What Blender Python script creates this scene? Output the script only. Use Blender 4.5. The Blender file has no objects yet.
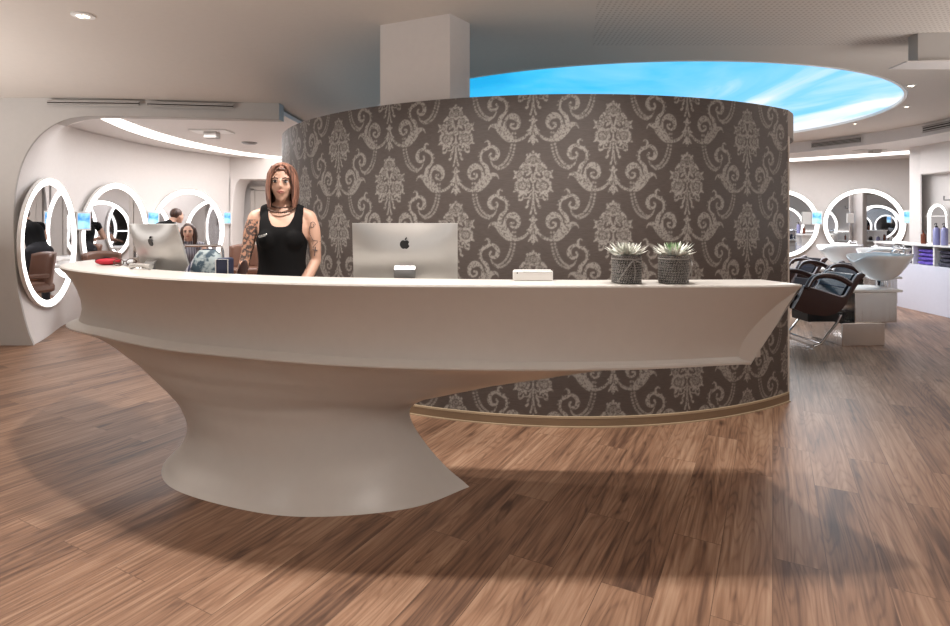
import bpy, bmesh, math, random
import numpy as np
from mathutils import Vector, Matrix, Euler
random.seed(7)
PI = math.pi
SC = bpy.context.scene
COL = SC.collection
F = 560.0; HZ = 221.0; CH = 1.36

# ---------------------------------------------------------------- materials
def lin(c):
    return tuple(((v/255)/12.92 if v/255 <= .04045 else ((v/255+.055)/1.055)**2.4) for v in c)+(1,)
def mat(name, rgb, rough=.5, metal=0, noise=0, nscale=20, bump=0, spec=None, coat=0, stretch=None):
    m = bpy.data.materials.new(name); m.use_nodes = True
    nt = m.node_tree; b = nt.nodes['Principled BSDF']
    c = lin(rgb)
    b.inputs['Base Color'].default_value = c
    b.inputs['Roughness'].default_value = rough
    b.inputs['Metallic'].default_value = metal
    if spec is not None: b.inputs['Specular IOR Level'].default_value = spec
    if coat: b.inputs['Coat Weight'].default_value = coat
    tc = nt.nodes.new('ShaderNodeTexCoord'); n = nt.nodes.new('ShaderNodeTexNoise')
    n.inputs['Scale'].default_value = nscale; n.inputs['Detail'].default_value = 3
    if stretch:
        mp = nt.nodes.new('ShaderNodeMapping'); mp.inputs['Scale'].default_value = stretch
        nt.links.new(tc.outputs['Object'], mp.inputs[0]); nt.links.new(mp.outputs[0], n.inputs['Vector'])
    else: nt.links.new(tc.outputs['Object'], n.inputs['Vector'])
    mx = nt.nodes.new('ShaderNodeMixRGB')
    k = noise if noise else .03
    mx.inputs[1].default_value = tuple(v*(1-k) for v in c[:3])+(1,)
    mx.inputs[2].default_value = tuple(min(1, v*(1+k)) for v in c[:3])+(1,)
    nt.links.new(n.outputs['Fac'], mx.inputs[0]); nt.links.new(mx.outputs[0], b.inputs['Base Color'])
    if bump:
        bp = nt.nodes.new('ShaderNodeBump'); bp.inputs['Strength'].default_value = bump; bp.inputs['Distance'].default_value = .01
        nt.links.new(n.outputs['Fac'], bp.inputs['Height']); nt.links.new(bp.outputs[0], b.inputs['Normal'])
    return m
def emit(name, rgb, s):
    m = bpy.data.materials.new(name); m.use_nodes = True
    nt = m.node_tree; b = nt.nodes['Principled BSDF']
    b.inputs['Base Color'].default_value = lin(rgb)
    b.inputs['Emission Color'].default_value = lin(rgb); b.inputs['Emission Strength'].default_value = s
    return m
M = {}
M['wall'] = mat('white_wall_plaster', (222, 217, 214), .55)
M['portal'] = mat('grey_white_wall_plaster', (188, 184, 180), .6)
M['ceil'] = mat('ceiling_plaster', (214, 206, 198), .7)
M['counter'] = mat('white_solid_surface', (203, 198, 192), .3)
M['white'] = mat('white_lacquer', (235, 233, 230), .3)
M['ceramic'] = mat('white_ceramic', (240, 238, 236), .12)
M['alu'] = mat('brushed_aluminium', (205, 203, 200), .35, .6)
M['alu_dark'] = mat('stand_aluminium', (140, 140, 140), .3, .7)
M['black'] = mat('black_plastic', (18, 18, 20), .35)
M['dark'] = mat('dark_vent', (70, 62, 56), .6)
M['chrome'] = mat('chrome', (225, 225, 228), .08, 1)
M['steel'] = mat('polished_steel', (236, 230, 224), .24, 1, noise=.06, nscale=1.1, bump=.9, stretch=(9, 9, .05))
M['mirror'] = mat('mirror_glass', (225, 226, 228), .01, 1, noise=.001)
M['brown_leather'] = mat('dark_brown_leather', (62, 38, 34), .42, bump=.2, nscale=90)
M['dark_leather'] = mat('black_blue_leather', (26, 25, 34), .38, bump=.2, nscale=90)
M['piping'] = mat('pale_piping', (200, 196, 200), .4)
M['tan_leather'] = mat('brown_leather', (112, 78, 62), .4, bump=.2, nscale=60)
M['skirt'] = mat('oak_skirting', (128, 106, 84), .5, noise=.15, nscale=8, stretch=(1, 1, 6))
M['skirt_edge'] = mat('pale_edge_strip', (176, 156, 130), .4)
M['trim'] = mat('cream_edge_trim', (212, 202, 192), .4)
M['skin'] = mat('skin', (206, 164, 142), .5, noise=.06, nscale=14)
M['top'] = mat('black_jersey', (13, 12, 13), .85, bump=.15, nscale=12, spec=.2)
M['trouser'] = mat('dark_trousers', (34, 34, 40), .8)
M['jeans'] = mat('blue_denim', (58, 84, 118), .8, noise=.2)
M['red'] = mat('red_cloth', (190, 40, 56), .7, noise=.12)
M['navy'] = mat('navy_fabric', (36, 42, 66), .6)
M['eye'] = mat('eye_dark', (30, 24, 22), .25)
M['eyewhite'] = mat('eye_white', (220, 214, 208), .3)
M['lip'] = mat('lips', (172, 108, 98), .4)
M['brow'] = mat('eyebrow', (70, 44, 36), .8)
M['ink'] = mat('tattoo_ink', (84, 74, 74), .6)
M['beads'] = mat('brown_beads', (92, 66, 54), .4)
M['silver'] = mat('silver', (190, 188, 184), .25, .9)
M['ring'] = emit('ring_lamp', (255, 250, 246), 3.2)
M['strip'] = emit('strip_lamp', (255, 250, 245), 2.2)
M['lamp'] = emit('spot_lamp', (255, 240, 220), 4)

def nodes_of(m): return m.node_tree.nodes, m.node_tree.links
# hair
def hair_mat(name, c1, c2):
    m = bpy.data.materials.new(name); m.use_nodes = True
    N, L = nodes_of(m); b = N['Principled BSDF']; b.inputs['Roughness'].default_value = .42
    tc = N.new('ShaderNodeTexCoord'); mp = N.new('ShaderNodeMapping'); mp.inputs['Scale'].default_value = (90, 90, 5)
    n = N.new('ShaderNodeTexNoise'); n.inputs['Scale'].default_value = 1; n.inputs['Detail'].default_value = 4
    r = N.new('ShaderNodeValToRGB'); r.color_ramp.elements[0].color = lin(c1); r.color_ramp.elements[1].color = lin(c2)
    r.color_ramp.elements[0].position = .35; r.color_ramp.elements[1].position = .65
    L.new(tc.outputs['Object'], mp.inputs[0]); L.new(mp.outputs[0], n.inputs['Vector']); L.new(n.outputs['Fac'], r.inputs[0])
    L.new(r.outputs[0], b.inputs['Base Color'])
    bp = N.new('ShaderNodeBump'); bp.inputs['Strength'].default_value = .5; bp.inputs['Distance'].default_value = .006
    L.new(n.outputs['Fac'], bp.inputs['Height']); L.new(bp.outputs[0], b.inputs['Normal'])
    return m
M['hair'] = hair_mat('auburn_pink_hair', (58, 34, 28), (166, 118, 98))
M['hair_dark'] = hair_mat('dark_brown_hair', (40, 26, 22), (84, 56, 44))
# floor
def floor_mat():
    m = bpy.data.materials.new('wood_plank_floor'); m.use_nodes = True
    N, L = nodes_of(m); b = N['Principled BSDF']
    tc = N.new('ShaderNodeTexCoord'); mp = N.new('ShaderNodeMapping')
    mp.inputs['Rotation'].default_value = (0, 0, math.radians(-62))   # plank direction to local x
    L.new(tc.outputs['Object'], mp.inputs[0])
    br = N.new('ShaderNodeTexBrick'); br.offset = .37
    br.inputs['Scale'].default_value = 1; br.inputs['Brick Width'].default_value = 1.28; br.inputs['Row Height'].default_value = .19
    br.inputs['Mortar Size'].default_value = .0016; br.inputs['Mortar Smooth'].default_value = .3
    br.inputs['Color1'].default_value = (0, 0, 0, 1); br.inputs['Color2'].default_value = (1, 1, 1, 1); br.inputs['Mortar'].default_value = (.5, .5, .5, 1)
    L.new(mp.outputs[0], br.inputs['Vector'])
    # per plank offset of the grain
    sep = N.new('ShaderNodeSeparateXYZ'); L.new(mp.outputs[0], sep.inputs[0])
    def math_(op, a, bb=None):
        n = N.new('ShaderNodeMath'); n.operation = op
        for i, v in enumerate((a, bb)):
            if v is None: continue
            if isinstance(v, (int, float)): n.inputs[i].default_value = v
            else: L.new(v, n.inputs[i])
        return n.outputs[0]
    off = math_('MULTIPLY', br.outputs['Color'], 37.0)
    gx = math_('ADD', math_('MULTIPLY', sep.outputs[0], 1.0), off)
    gy = math_('MULTIPLY', sep.outputs[1], 5.4)
    cmb = N.new('ShaderNodeCombineXYZ'); L.new(gx, cmb.inputs[0]); L.new(gy, cmb.inputs[1]); L.new(off, cmb.inputs[2])
    gm = N.new('ShaderNodeMapping'); gm.inputs['Scale'].default_value = (.5, 1, 1); L.new(cmb.outputs[0], gm.inputs[0])
    n1 = N.new('ShaderNodeTexNoise'); n1.inputs['Scale'].default_value = 1.5; n1.inputs['Detail'].default_value = 1.5; n1.inputs['Roughness'].default_value = .45
    L.new(gm.outputs[0], n1.inputs['Vector'])
    rings = math_('SINE', math_('MULTIPLY', n1.outputs['Fac'], 120.0))
    rings = math_('POWER', math_('MULTIPLY', math_('ADD', rings, 1.0), .5), 3.5)
    fx = N.new('ShaderNodeMapping'); fx.inputs['Scale'].default_value = (2.2, 9, 1); L.new(cmb.outputs[0], fx.inputs[0])
    n2 = N.new('ShaderNodeTexNoise'); n2.inputs['Scale'].default_value = 1; n2.inputs['Detail'].default_value = 5; L.new(fx.outputs[0], n2.inputs['Vector'])
    n3 = N.new('ShaderNodeTexNoise'); n3.inputs['Scale'].default_value = .8; n3.inputs['Detail'].default_value = 2; L.new(cmb.outputs[0], n3.inputs['Vector'])
    v = math_('ADD', math_('MULTIPLY', rings, .085), math_('MULTIPLY', n2.outputs['Fac'], .68))
    v = math_('ADD', v, math_('MULTIPLY', math_('POWER', n3.outputs['Fac'], 2.0), .6))
    v = math_('ADD', v, math_('MULTIPLY', br.outputs['Color'], .09))
    vk = N.new('ShaderNodeMapping'); vk.inputs['Scale'].default_value = (1.5, .62, 1); L.new(cmb.outputs[0], vk.inputs[0])
    vo = N.new('ShaderNodeTexVoronoi'); vo.inputs['Scale'].default_value = 1.0; L.new(vk.outputs[0], vo.inputs['Vector'])
    kn = N.new('ShaderNodeMapRange'); kn.inputs[1].default_value = .02; kn.inputs[2].default_value = .13; kn.inputs[3].default_value = .3; kn.inputs[4].default_value = 0; L.new(vo.outputs['Distance'], kn.inputs[0])
    v = math_('ADD', v, kn.outputs[0])
    r = N.new('ShaderNodeValToRGB'); e = r.color_ramp.elements
    e[0].position = .34; e[0].color = lin((168, 137, 113)); e[1].position = .98; e[1].color = lin((56, 38, 29))
    k = e.new(.56); k.color = lin((138, 105, 83)); k = e.new(.74); k.color = lin((98, 72, 57))
    L.new(v, r.inputs[0])
    mx = N.new('ShaderNodeMixRGB'); mx.inputs[2].default_value = lin((60, 40, 30)); L.new(r.outputs[0], mx.inputs[1])
    L.new(math_('MULTIPLY', br.outputs['Fac'], .6), mx.inputs[0]); L.new(mx.outputs[0], b.inputs['Base Color'])
    b.inputs['Roughness'].default_value = .42; b.inputs['Specular IOR Level'].default_value = .35
    bp = N.new('ShaderNodeBump'); bp.inputs['Strength'].default_value = .12; bp.inputs['Distance'].default_value = .003
    L.new(v, bp.inputs['Height']); L.new(bp.outputs[0], b.inputs['Normal'])
    return m
M['floor'] = floor_mat()
# ceiling with perforation
def perf_mat():
    m = mat('perforated_plaster', (214, 206, 198), .7); N, L = nodes_of(m); b = N['Principled BSDF']
    tc = N.new('ShaderNodeTexCoord'); v = N.new('ShaderNodeTexVoronoi'); v.inputs['Scale'].default_value = 26; v.inputs['Randomness'].default_value = 0
    L.new(tc.outputs['Object'], v.inputs['Vector'])
    r = N.new('ShaderNodeValToRGB'); r.color_ramp.elements[0].position = .2; r.color_ramp.elements[0].color = lin((182, 172, 164))
    r.color_ramp.elements[1].position = .3; r.color_ramp.elements[1].color = lin((212, 205, 198))
    L.new(v.outputs['Distance'], r.inputs[0]); L.new(r.outputs[0], b.inputs['Base Color'])
    return m
M['perf'] = perf_mat()
def sky_mat():
    m = bpy.data.materials.new('backlit_sky_print'); m.use_nodes = True; N, L = nodes_of(m); b = N['Principled BSDF']
    tc = N.new('ShaderNodeTexCoord')
    mp = N.new('ShaderNodeMapping'); mp.inputs['Scale'].default_value = (.55, .3, 1); mp.inputs['Rotation'].default_value = (0, 0, .5); L.new(tc.outputs['Object'], mp.inputs[0])
    n = N.new('ShaderNodeTexNoise'); n.inputs['Scale'].default_value = 1.3; n.inputs['Detail'].default_value = 5; n.inputs['Distortion'].default_value = .6
    L.new(mp.outputs[0], n.inputs['Vector'])
    sp = N.new('ShaderNodeSeparateXYZ'); L.new(tc.outputs['Object'], sp.inputs[0])
    mr = N.new('ShaderNodeMapRange'); mr.inputs[1].default_value = -3; mr.inputs[2].default_value = 3.4; mr.inputs[3].default_value = -.12; mr.inputs[4].default_value = .3
    L.new(sp.outputs[0], mr.inputs[0])
    ad = N.new('ShaderNodeMath'); L.new(n.outputs['Fac'], ad.inputs[0]); L.new(mr.outputs[0], ad.inputs[1])
    r = N.new('ShaderNodeValToRGB'); e = r.color_ramp.elements
    e[0].position = .3; e[0].color = lin((20, 172, 232)); e[1].position = .82; e[1].color = lin((238, 246, 255))
    k = e.new(.5); k.color = lin((60, 195, 248)); k = e.new(.64); k.color = lin((120, 208, 252))
    L.new(ad.outputs[0], r.inputs[0]); L.new(r.outputs[0], b.inputs['Emission Color']); b.inputs['Base Color'].default_value = (0.02, .02, .02, 1)
    b.inputs['Emission Strength'].default_value = 1.15
    return m
M['sky'] = sky_mat()
def pattern_mat(name, c1, c2, scale, kind='noise', pos=(.45, .55), emission=0, rough=.6, stretch=(1, 1, 1)):
    m = bpy.data.materials.new(name); m.use_nodes = True; N, L = nodes_of(m); b = N['Principled BSDF']; b.inputs['Roughness'].default_value = rough
    tc = N.new('ShaderNodeTexCoord'); mp = N.new('ShaderNodeMapping'); mp.inputs['Scale'].default_value = stretch; L.new(tc.outputs['Object'], mp.inputs[0])
    if kind == 'wave': n = N.new('ShaderNodeTexWave'); n.inputs['Distortion'].default_value = 1.5
    elif kind == 'checker': n = N.new('ShaderNodeTexChecker')
    else: n = N.new('ShaderNodeTexNoise'); n.inputs['Detail'].default_value = 3
    n.inputs['Scale'].default_value = scale; L.new(mp.outputs[0], n.inputs['Vector'])
    r = N.new('ShaderNodeValToRGB'); r.color_ramp.elements[0].position = pos[0]; r.color_ramp.elements[1].position = pos[1]
    r.color_ramp.elements[0].color = lin(c1); r.color_ramp.elements[1].color = lin(c2)
    L.new(n.outputs['Fac'], r.inputs[0]); L.new(r.outputs[0], b.inputs['Base Color'])
    if emission: L.new(r.outputs[0], b.inputs['Emission Color']); b.inputs['Emission Strength'].default_value = emission
    return m
M['rope'] = pattern_mat('grey_braided_rope', (40, 39, 40), (120, 117, 113), 160, pos=(.42, .58))
M['rope_light'] = mat('pale_rope_strand', (150, 146, 142), .6)
M['tattoo'] = pattern_mat('tattooed_skin', (92, 78, 74), (200, 150, 124), 55, pos=(.47, .55))
M['screen'] = pattern_mat('lit_blue_screen', (70, 150, 225), (170, 225, 250), 6, pos=(.4, .6), emission=.7)
M['backpack'] = pattern_mat('teal_patterned_fabric', (58, 78, 92), (168, 180, 182), 22)
M['stripe'] = pattern_mat('grey_striped_cloth', (60, 62, 84), (168, 166, 172), 4, 'wave', stretch=(4, 1, 2))
M['purple'] = pattern_mat('purple_terry', (76, 54, 150), (122, 100, 196), 60, rough=.9)
M['charcoal'] = pattern_mat('charcoal_terry', (38, 36, 48), (84, 80, 96), 60, rough=.9)
M['leaf'] = pattern_mat('pale_succulent_leaf', (176, 180, 170), (226, 226, 218), 30)
M['leaf_tip'] = pattern_mat('brown_succulent_leaf', (120, 84, 70), (172, 150, 134), 30)
M['leaf_green'] = pattern_mat('green_succulent_leaf', (92, 128, 84), (160, 184, 146), 30)
M['lilac'] = mat('lilac_bottle', (150, 148, 190), .25)
M['amber'] = mat('amber_bottle', (110, 58, 40), .2)
M['lavender'] = mat('white_lacquer_cabinet', (226, 226, 238), .35)
M['door'] = mat('door_paint', (196, 190, 184), .5)

# ---------------------------------------------------------------- mesh helpers
def tagp(o, label=None, cat=None, group=None, kind=None):
    if label: o['label'] = label
    if cat: o['category'] = cat
    if group: o['group'] = group
    if kind: o['kind'] = kind
    return o
def obj(name, bm, m=None, parent=None, smooth=True, bevel=0, loc=None, rot=None, angle=40):
    me = bpy.data.meshes.new(name)
    bmesh.ops.recalc_face_normals(bm, faces=bm.faces)
    if smooth:
        for f in bm.faces: f.smooth = True
        for e in bm.edges:
            if len(e.link_faces) == 2 and e.calc_face_angle(0) > math.radians(angle): e.smooth = False
    bm.to_mesh(me); bm.free()
    ms = m if isinstance(m, (list, tuple)) else [m]
    for k in ms:
        if k is not None: me.materials.append(k if not isinstance(k, str) else M[k])
    o = bpy.data.objects.new(name, me); COL.objects.link(o)
    if parent: o.parent = parent
    if loc: o.location = loc
    if rot: o.rotation_euler = rot
    if bevel:
        md = o.modifiers.new('bevel', 'BEVEL'); md.width = bevel; md.segments = 2; md.limit_method = 'ANGLE'; md.angle_limit = math.radians(40)
    return o
def empty(name, loc=(0, 0, 0), rz=0, label=None, cat=None, group=None, kind=None):
    o = bpy.data.objects.new(name, None); COL.objects.link(o); o.location = loc; o.rotation_euler = (0, 0, rz)
    o.empty_display_size = .1
    return tagp(o, label, cat, group, kind)
def B(): return bmesh.new()
def box(bm, c, s, rot=None, mi=0):
    mt = Matrix.Translation(c) @ (Euler(rot).to_matrix().to_4x4() if rot else Matrix()) @ Matrix.Diagonal((s[0], s[1], s[2], 1))
    r = bmesh.ops.create_cube(bm, size=1, matrix=mt)
    for v in r['verts']:
        for f in v.link_faces: f.material_index = mi
    return r['verts']
def lathe(bm, prof, n=32, c=(0, 0, 0), mi=0, ax=None):
    rows = []
    for r, z in prof:
        rows.append([bm.verts.new((c[0]+r*math.cos(2*PI*i/n), c[1]+r*math.sin(2*PI*i/n), c[2]+z)) for i in range(n)])
    for a, b in zip(rows, rows[1:]):
        for i in range(n):
            f = bm.faces.new((a[i], a[(i+1) % n], b[(i+1) % n], b[i])); f.material_index = mi
    if prof[0][0] > 1e-5: bm.faces.new(rows[0][::-1]).material_index = mi
    if prof[-1][0] > 1e-5: bm.faces.new(rows[-1]).material_index = mi
def tube(bm, pts, r, n=8, mi=0, closed=False):
    pts = [Vector(p) for p in pts]; rs = r if isinstance(r, (list, tuple)) else [r]*len(pts)
    rows = []; prev = None
    for i, p in enumerate(pts):
        if closed: t = (pts[(i+1) % len(pts)]-pts[i-1])
        else: t = (pts[min(i+1, len(pts)-1)]-pts[max(i-1, 0)])
        t.normalize()
        if prev is None:
            up = Vector((0, 0, 1)) if abs(t.z) < .9 else Vector((1, 0, 0)); a = t.cross(up).normalized()
        else: a = (prev-t*prev.dot(t)).normalized()
        prev = a; b_ = t.cross(a)
        rows.append([bm.verts.new(p+(a*math.cos(2*PI*k/n)+b_*math.sin(2*PI*k/n))*rs[i]) for k in range(n)])
    m_ = len(rows)
    for i in range(m_ if closed else m_-1):
        A, C = rows[i], rows[(i+1) % m_]
        for k in range(n):
            f = bm.faces.new((A[k], A[(k+1) % n], C[(k+1) % n], C[k])); f.material_index = mi
    if not closed: bm.faces.new(rows[0][::-1]).material_index = mi; bm.faces.new(rows[-1]).material_index = mi
def cr(pts, n):
    """Catmull-Rom resample of any-dimension points, n samples uniform in index"""
    P = np.array(pts, float); k = len(P)
    E = np.vstack([2*P[0]-P[1], P, 2*P[-1]-P[-2]])
    out = []
    for t in np.linspace(0, k-1, n):
        i = min(int(t), k-2); u = t-i
        p0, p1, p2, p3 = E[i], E[i+1], E[i+2], E[i+3]
        out.append(.5*((2*p1)+(-p0+p2)*u+(2*p0-5*p1+4*p2-p3)*u*u+(-p0+3*p1-3*p2+p3)*u**3))
    return np.array(out)
def arclen(pts, n):
    P = cr(pts, 600); d = np.r_[0, np.cumsum(np.linalg.norm(np.diff(P, axis=0), axis=1))]
    t = np.linspace(0, d[-1], n)
    return np.stack([np.interp(t, d, P[:, j]) for j in range(P.shape[1])], 1)
def grid(bm, rows, mi=0, flip=False):
    V = [[bm.verts.new(tuple(p)) for p in r] for r in rows]
    for a, b in zip(V, V[1:]):
        for i in range(len(a)-1):
            q = (a[i], a[i+1], b[i+1], b[i])
            f = bm.faces.new(q[::-1] if flip else q); f.material_index = mi
    return V
def slab(bm, outline, z0, z1, mi=0):
    a = [bm.verts.new((x, y, z0)) for x, y in outline]; b = [bm.verts.new((x, y, z1)) for x, y in outline]
    n = len(a)
    for i in range(n):
        bm.faces.new((a[i], a[(i+1) % n], b[(i+1) % n], b[i])).material_index = mi
    bm.faces.new(a[::-1]).material_index = mi; bm.faces.new(b).material_index = mi
def band(bm, plan, z0, z1, th, mi=0, nsub=1):
    """curved vertical wall strip of thickness th (to the left of travel)"""
    P = np.array(plan); T = np.gradient(P, axis=0); T /= np.linalg.norm(T, axis=1)[:, None]
    Nn = np.stack([-T[:, 1], T[:, 0]], 1)*th; Q = P+Nn
    r = [[(x, y, z0) for x, y in P], [(x, y, z1) for x, y in P], [(x, y, z1) for x, y in Q], [(x, y, z0) for x, y in Q]]
    r.append(r[0])
    V = grid(bm, r, mi)
    for j in (0, -1):
        bm.faces.new([V[0][j], V[1][j], V[2][j], V[3][j]]).material_index = mi
    bmesh.ops.remove_doubles(bm, verts=bm.verts, dist=1e-6)
def ellip(bm, c, r, rot=None, seg=20, mi=0):
    mt = Matrix.Translation(c) @ (Euler(rot).to_matrix().to_4x4() if rot else Matrix()) @ Matrix.Diagonal((r[0], r[1], r[2], 1))
    x = bmesh.ops.create_uvsphere(bm, u_segments=seg, v_segments=max(8, seg*2//3), radius=1, matrix=mt)
    for v in x['verts']:
        for f in v.link_faces: f.material_index = mi
def limb(bm, pts, rs, flat=None):
    """chain of spheres-and-cones, to be fused"""
    P = [Vector(p) for p in pts]
    R = cr([list(p)+[r] for p, r in zip(P, rs)], max(8, 6*len(P))) if len(P) > 2 else np.array([list(P[0].lerp(P[1], t))+[rs[0]+(rs[1]-rs[0])*t] for t in np.linspace(0, 1, 7)])
    tube(bm, [tuple(q[:3]) for q in R], [float(q[3]) for q in R], 14)
    for q in (R[0], R[-1]): ellip(bm, tuple(q[:3]), (q[3],)*3, seg=14)
def fuse(name, bm, voxel, m, parent=None, smooth_it=3, cut=None, matfn=None, loc=None):
    """voxel-remesh overlapping closed shapes into one continuous surface"""
    me = bpy.data.meshes.new(name); bm.to_mesh(me); bm.free()
    o = bpy.data.objects.new(name, me); COL.objects.link(o)
    r = o.modifiers.new('r', 'REMESH'); r.mode = 'VOXEL'; r.voxel_size = voxel
    if smooth_it: s = o.modifiers.new('s', 'SMOOTH'); s.iterations = smooth_it; s.factor = .5
    dg = bpy.context.evaluated_depsgraph_get(); me2 = bpy.data.meshes.new_from_object(o.evaluated_get(dg))
    o.modifiers.clear(); o.data = me2; bpy.data.meshes.remove(me); me2.name = name
    me2.materials.clear()
    for k in (m if isinstance(m, (list, tuple)) else [m]): me2.materials.append(M[k])
    b = bmesh.new(); b.from_mesh(me2)
    if cut:
        kill = [f for f in b.faces if cut(f.calc_center_median())]
        bmesh.ops.delete(b, geom=kill, context='FACES')
        for _ in range(10):
            new = {}
            for v in b.verts:
                be = [e for e in v.link_edges if len(e.link_faces) == 1]
                if len(be) == 2: new[v] = v.co*.4+(be[0].other_vert(v).co+be[1].other_vert(v).co)*.3
            for v, c_ in new.items(): v.co = c_
        for _ in range(2): bmesh.ops.smooth_vert(b, verts=[v for v in b.verts if not v.is_boundary], factor=.5, use_axis_x=True, use_axis_y=True, use_axis_z=True)
    for f in b.faces:
        f.smooth = True
        f.material_index = matfn(f.calc_center_median()) if matfn else 0
    b.to_mesh(me2); b.free()
    if parent: o.parent = parent
    if loc: o.location = loc
    return o
def kids(o): return [c for c in COL.objects if c.parent == o]
def copy_tree(o, parent=None, **kw):
    c = o.copy(); COL.objects.link(c); c.parent = parent
    for ch in kids(o): copy_tree(ch, c)
    for k, v in kw.items():
        if k == 'label': c['label'] = v
        elif k == 'group': c['group'] = v
        else: setattr(c, k, v)
    return c
def P(px, Y, z=None, py=None):
    """point on the ray through a pixel column at depth Y"""
    s = F/Y
    return ((px-475)/s, Y, z if z is not None else (CH-(py-HZ)/s if py is not None else 0))
# ================================================================ setting
HC = 2.85; PY = 6.12; LZ = 2.63
bm = B(); box(bm, (0, 5, -.1), (26, 22, .2)); tagp(obj('floor', bm, 'floor', smooth=False), kind='structure')
# luminous sky oval
SX, SY, SA, SB = 2.1, 8.3, 3.58, 3.12
def oval(a, b, n=96, t0=0, t1=2*PI, cx=SX, cy=SY):
    return [(cx+a*math.cos(t0+(t1-t0)*i/n), cy+b*math.sin(t0+(t1-t0)*i/n)) for i in range(n)]
# main ceiling with an oval opening
bm = B()
NA = 240
inner = oval(SA, SB, NA); outer = []
for i in range(NA):
    t = 2*PI*i/NA; d = Vector((math.cos(t), math.sin(t)))
    k = 1e9
    for lim, c, comp in ((13, SX, d.x), (-13, SX, d.x), (16, SY, d.y), (-6, SY, d.y)):
        if abs(comp) > 1e-6:
            q = (lim-c)/comp
            if q > 0: k = min(k, q)
    outer.append((SX+d.x*k, SY+d.y*k))
inner.append(inner[0]); outer.append(outer[0])
def sst(a, b, v): v = max(0, min(1, (v-a)/(b-a))); return v*v*(3-2*v)
def drop(x, y): return .145*sst(-1.55, -2.3, x)*sst(PY-1.5, PY-.1, y)
rows = []
for k in range(71):
    q = (k/70)**1.6
    rows.append([(a[0]*q+b[0]*(1-q), a[1]*q+b[1]*(1-q), HC-drop(a[0]*q+b[0]*(1-q), a[1]*q+b[1]*(1-q))) for a, b in zip(outer, inner)])
grid(bm, rows); grid(bm, [rows[0], [(x, y, HC+.06) for x, y in inner]])
grid(bm, [[(x, y, HC+.2) for x, y in inner], [(x, y, HC+.2) for x, y in outer], [(x, y, HC) for x, y in outer]])
tagp(obj('ceiling', bm, 'ceil', angle=30), kind='structure')
bm = B(); slab(bm, [(x-SX, y-SY) for x, y in oval(SA-.003, SB-.003)], HC+.03, HC+.07)
o = obj('luminous_ceiling_panel', bm, 'sky', smooth=False, loc=(SX, SY, 0)); tagp(o, 'huge oval backlit ceiling panel printed with a blue cloudy sky', 'ceiling light')
bm = B(); band(bm, oval(SA-.005, SB-.005)+[oval(SA-.005, SB-.005)[0]], HC-.004, HC+.05, .03)
obj('rim', bm, 'white', o, loc=(-SX, -SY, 0))
# perforated zone
bm = B(); slab(bm, [(.35, 1.2), (4.6, 1.2), (4.9, 4.4), (3.2, 4.75), (1.0, 4.75)], HC-.0015, HC+.01)
tagp(obj('ceiling_perforated_field', bm, 'perf', smooth=False), kind='structure')
# lower ceiling beyond the oval step (right and back)
e2 = oval(4.78, 4.15, 64, -.5, PI)
bm = B()
outl = [(8.9, 16) if x > SX else (-2.3, 16) for x, y in e2]
outl = []
for i, (x, y) in enumerate(e2):
    t = i/(len(e2)-1)
    if t < .3: outl.append((12.5, 6+10*t/.3))
    else: outl.append((12.5-14.9*(t-.3)/.7, 15.8))
ZL = 2.655
grid(bm, [[(x, y, HC+.01) for x, y in e2], [(x, y, ZL) for x, y in e2], [(x, y, ZL) for x, y in outl], [(x, y, HC+.01) for x, y in outl]])
tagp(obj('ceiling_lower_ring', bm, 'wall', angle=30), kind='structure')
# portal wall on the left with a rounded opening, lintel and cove
PY = 6.12; PS = F/PY
edge = [(33.5, 345), (28, 332), (22, 310), (16.5, 280), (14, 245), (13.5, 215), (15.5, 188), (21, 165), (30, 147), (42, 133), (57, 123), (75, 117.5), (100, 115.8), (150, 116.5), (279, 119.5)]
def yy(px): return PY+.28*max(0, (px-75))/204
E = cr(edge, 90)
E3 = [((px-475)*yy(px)/F, yy(px), CH-(py-HZ)*yy(px)/F) for px, py in E]
E3[0] = (E3[0][0], E3[0][1], 0)
bm = B()
outer = []
for (x, y, z) in E3:
    if x < -4.55: outer.append((-12.5, PY, z*1.12 if z < 2.4 else 2.72))
    else: outer.append((x, y, 2.72))
nleft = sum(1 for e in E3 if e[0] < -4.55)
L = []
for i, (x, y, z) in enumerate(E3):
    if i < nleft: L.append((-12.5 + (0 if i < nleft-1 else 0), PY, 2.72*i/(nleft-1)))
    else: L.append((x, y, 2.72))
grid(bm, [L, E3]); 
grid(bm, [E3, [(x, y+.02, z) for x, y, z in E3]])
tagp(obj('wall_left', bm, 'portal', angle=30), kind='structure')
bm = B()                      # thickness of the lintel above the opening
top = [e for e in E3 if e[0] > -4.6]
grid(bm, [[(x, y, z) for x, y, z in top], [(x, y+.16, z) for x, y, z in top], [(x, y+.16, 2.86) for x, y, z in top]])
bm.faces.new([bm.verts.new(p) for p in ((top[-1][0], top[-1][1], top[-1][2]), (top[-1][0], top[-1][1]+.16, top[-1][2]), (top[-1][0], top[-1][1]+.16, 2.85), (top[-1][0], top[-1][1], 2.85))])
tagp(obj('wall_left_lintel', bm, 'portal', angle=30), kind='structure')
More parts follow.
